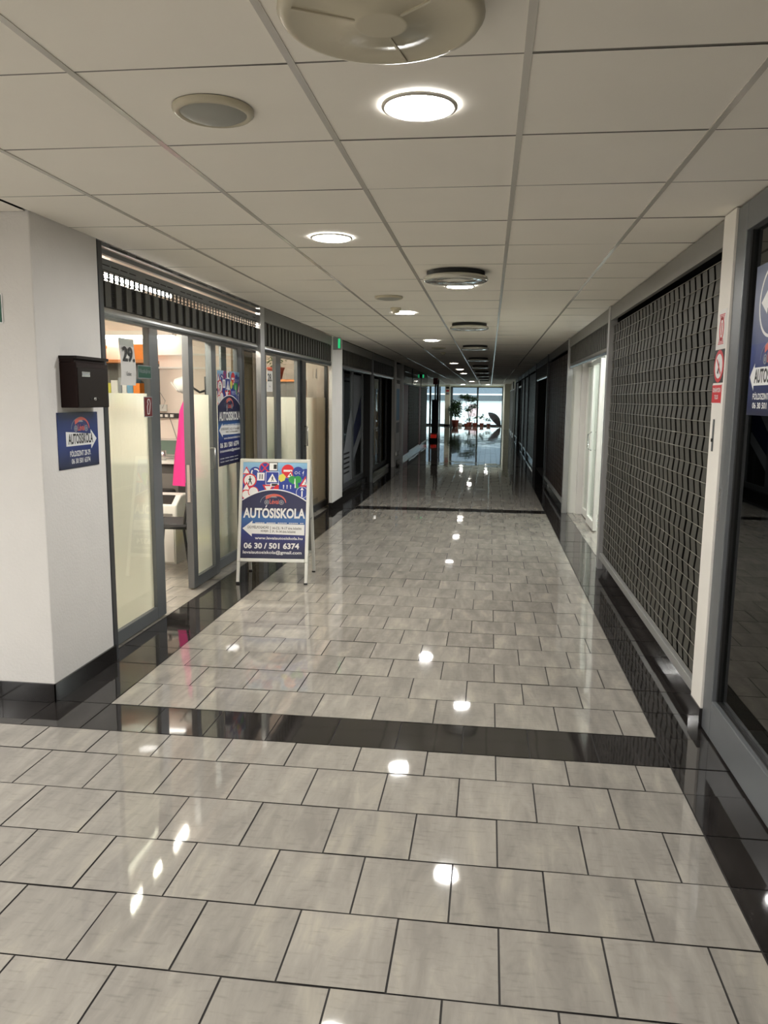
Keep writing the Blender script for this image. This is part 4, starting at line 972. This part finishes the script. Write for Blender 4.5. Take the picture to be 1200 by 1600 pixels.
# shop twenty eight interior
r = thing('bookcase', 'dark bookcase with a pale wooden edge behind the glass of shop twenty eight', 'bookcase', (-3.05, 10.1, 0))
MB().box(-.55, 0, 0, -.52, .4, 1.80).box(.52, 0, 0, .55, .4, 1.80).box(-.55, 0, 1.77, .55, .4, 1.80).build('case', 'wood_orange', r); MB().box(-.52, .03, 0, .52, .05, 1.77).build('case_door', 'bookcase_grey', r)
def leaves(m, n, c, rx, rz, size, rnd, droop=0):
    for _ in range(n):
        a = rnd.uniform(0, 2*PI); e_ = rnd.uniform(-1, 1); q = rnd.uniform(.35, 1)
        p = Vector((c[0]+rx*q*math.cos(a)*math.sqrt(1-e_*e_*.8), c[1]+rx*q*math.sin(a)*math.sqrt(1-e_*e_*.8), c[2]+rz*e_*q))
        d = Vector((math.cos(a+rnd.uniform(-1, 1)), math.sin(a+rnd.uniform(-1, 1)), rnd.uniform(-.8, .5)-droop)).normalized(); s_ = d.cross(Vector((0, 0, 1))).normalized(); L_ = size*rnd.uniform(.6, 1.2)
        up_ = s_.cross(d)
        m.face([p, p+d*L_*.5+s_*L_*.28+up_*L_*.06, p+d*L_, p+d*L_*.5-s_*L_*.28+up_*L_*.06])
def plant(name, label, loc, hpot, rpot, crowns, lsize, mat='leaf', pot='terracotta', stems=True, seed=1, cat='plant'):
    r = thing(name, label, cat, loc); rnd = random.Random(seed)
    m = MB(); m.lathe([(.0001, 0), (rpot*.7, 0), (rpot, hpot*.85), (rpot*1.08, hpot*.85), (rpot*1.08, hpot), (rpot*.95, hpot), (rpot*.9, hpot*.9), (.0001, hpot*.9)], n=20); m.build('pot', pot, r)
    m = MB()
    for (cx, cy, cz, rx, rz, n) in crowns: m.tube([(0, 0, hpot*.85), (cx*.4, cy*.4, (hpot+cz)/2), (cx, cy, cz)], [.02, .015, .008] if hpot > .2 else .004, 6)
    m.build('stem', 'stem_brown', r)
    m = MB()
    for (cx, cy, cz, rx, rz, n) in crowns: leaves(m, n, (cx, cy, cz), rx, rz, lsize, rnd)
    m.build('foliage', mat, r)
    return r
plant('potted_plant', 'terracotta potted plant on top of the bookcase in shop twenty eight', (-2.86, 10.22, 1.80), .16, .11, [(0, 0, .30, .14, .12, 60), (-.05, 0, .22, .10, .06, 20)], .08, 'leaf_light', seed=4)
plant('potted_plant', 'trailing green plant behind the 28 paper at the left edge of the glass', (-3.2, 10.25, 1.80), .12, .09, [(0, 0, .22, .15, .12, 60)], .08, 'leaf', 'paper', seed=5)
m = MB().box(0, 0, 0, .16, .03, .40); o = m.build('folder', 'red_folder'); o.location = (-2.62, 8.35, 1.30); o.rotation_euler = (0, 0, 1.57); o.location = (-2.63, 8.3, 1.34)
tag(o, 'red folder standing on a shelf behind the 28 paper', 'folder')
r = thing('shelf_unit', 'white shelf unit holding a red folder inside shop twenty eight', 'shelf', (-2.85, 8.5, 0)); MB().box(-.15, -.3, 0, .28, .35, 1.33).build('unit_body', 'shop_white', r)
m = MB(); m.tube([(0, 0, 0), (.0, -.03, -.12), (.0, .03, -.13), (0, 0, 0)], .004, 6); o = m.build('hanging_hook', 'header_grey'); o.location = (-2.33, 10.33, 1.95); tag(o, 'small wire loop hanging inside the glass door of shop twenty eight', 'hook')

# ------------------------------------------------------------------ far end objects
plant('potted_ficus', 'bushy dark green ficus in a large terracotta pot beside the cream pillar', (-1.95, 45.3, 0), .38, .21, [(0, 0, .95, .36, .45, 900), (.05, 0, 1.3, .30, .30, 400)], .17, seed=11)
plant('tall_plant', 'tall leafy tree-like plant left of the end mullion against the daylight', (-1.15, 46.1, 0), .24, .17, [(-.3, 0, 1.75, .34, .14, 260), (.1, 0, 1.6, .38, .16, 300), (.25, 0, 1.2, .2, .2, 130), (-.1, 0, 1.02, .22, .18, 150)], .17, seed=12)
plant('potted_plant', 'low leafy plant just left of the end mullion', (-1.28, 44.9, 0), .2, .14, [(0, 0, .45, .24, .14, 45)], .15, seed=13)
plant('potted_plant', 'red flowering plant right beside the end mullion', (-.82, 45.7, 0), .22, .15, [(0, 0, .55, .12, .2, 80)], .13, 'leaf', seed=14)
plant('potted_plant', 'dark broad leaved plant right of the end mullion', (-.42, 46.0, 0), .2, .12, [(0, 0, .6, .15, .14, 60)], .17, seed=15)
plant('potted_plant', 'low spiky plant beside the open umbrella', (-.02, 46.6, 0), .16, .12, [(0, 0, .42, .14, .14, 50)], .17, seed=16)
o = MB().lathe([(.0001, 0), (.12, 0), (.15, .16), (.11, .2), (.0001, .2)], n=18).build('white_pot', 'paper'); o.location = (-1.72, 46.3, 0); tag(o, 'small pale empty pot on the floor between the ficus and the low plant', 'pot')
r = thing('umbrella', 'open dark grey umbrella lying on its side at the right of the glass end wall', 'umbrella', (.30, 45.6, .43))
m = MB(); nr = 8; n = 6; b = 0
for i in range(n+1):
    t = i/n*1.12; rr = .55*math.sin(t)/math.sin(1.12)
    for k in range(nr): a = 2*PI*k/nr; m.v.append((rr*math.cos(a), rr*math.sin(a), .30*(math.cos(t)-math.cos(1.12))/(1-math.cos(1.12))))
for i in range(n):
    for k in range(nr): k2 = (k+1) % nr; m.f.append((i*nr+k, i*nr+k2, (i+1)*nr+k2, (i+1)*nr+k)); m.m.append(0); m.s.append(False)
m.build('canopy', 'umbrella_fabric', r); MB().tube([(0, 0, .33), (0, 0, -.36), (.05, 0, -.40), (.08, 0, -.34)], .008).build('shaft', 'silver', r)
m = MB(); [m.tube([(0, 0, .27), (.52*math.cos(2*PI*k/8), .52*math.sin(2*PI*k/8), .01)], .003, 5) for k in range(8)]; m.build('ribs', 'silver', r)
r.rotation_euler = (math.radians(12), math.radians(48), 0)
# red lit thing at the foot of the dark pillar
r = thing('stool', 'low glowing red stool at the foot of the dark pillar far left', 'stool', (-2.05, 29.0, 0))
MB().box(-.11, -.11, .12, .11, .11, .26).build('stool_body', 'red_glow', r, bevel=.03); MB().box(-.13, -.13, .26, .13, .13, .30).build('stool_top', 'dark_red', r, bevel=.01); MB().box(-.15, -.15, 0, .15, .15, .12).build('stool_base', 'matt_black', r)
r = thing('display_column', 'dark free standing display column on the far left before the daylit glass', 'column', (-2.15, 31.0, 0))
MB().box(-.13, -.13, 0, .13, .13, 1.55).build('column_body', 'desk_dark', r); MB().box(-.03, -.03, 1.55, .03, .03, 2.2).build('column_post', 'alu_dark', r); MB().box(-.09, -.08, 2.15, .09, .08, 2.4).build('column_head', 'dark_red', r)
# notices on far cream pillar
for k, (z, hh, mt, cn) in enumerate(((2.2, .1, 'print_black', 'black notice at the top'), (1.85, .12, 'print_grey', 'grey notice in the middle'), (2.02, .1, 'print_red', 'red and white notice'))):
    o = MB().box(-2.56, 45.985, z, -2.38, 45.999, z+hh).build('notice', mt); tag(o, cn+' of the cream pillar at the far end', 'notice')
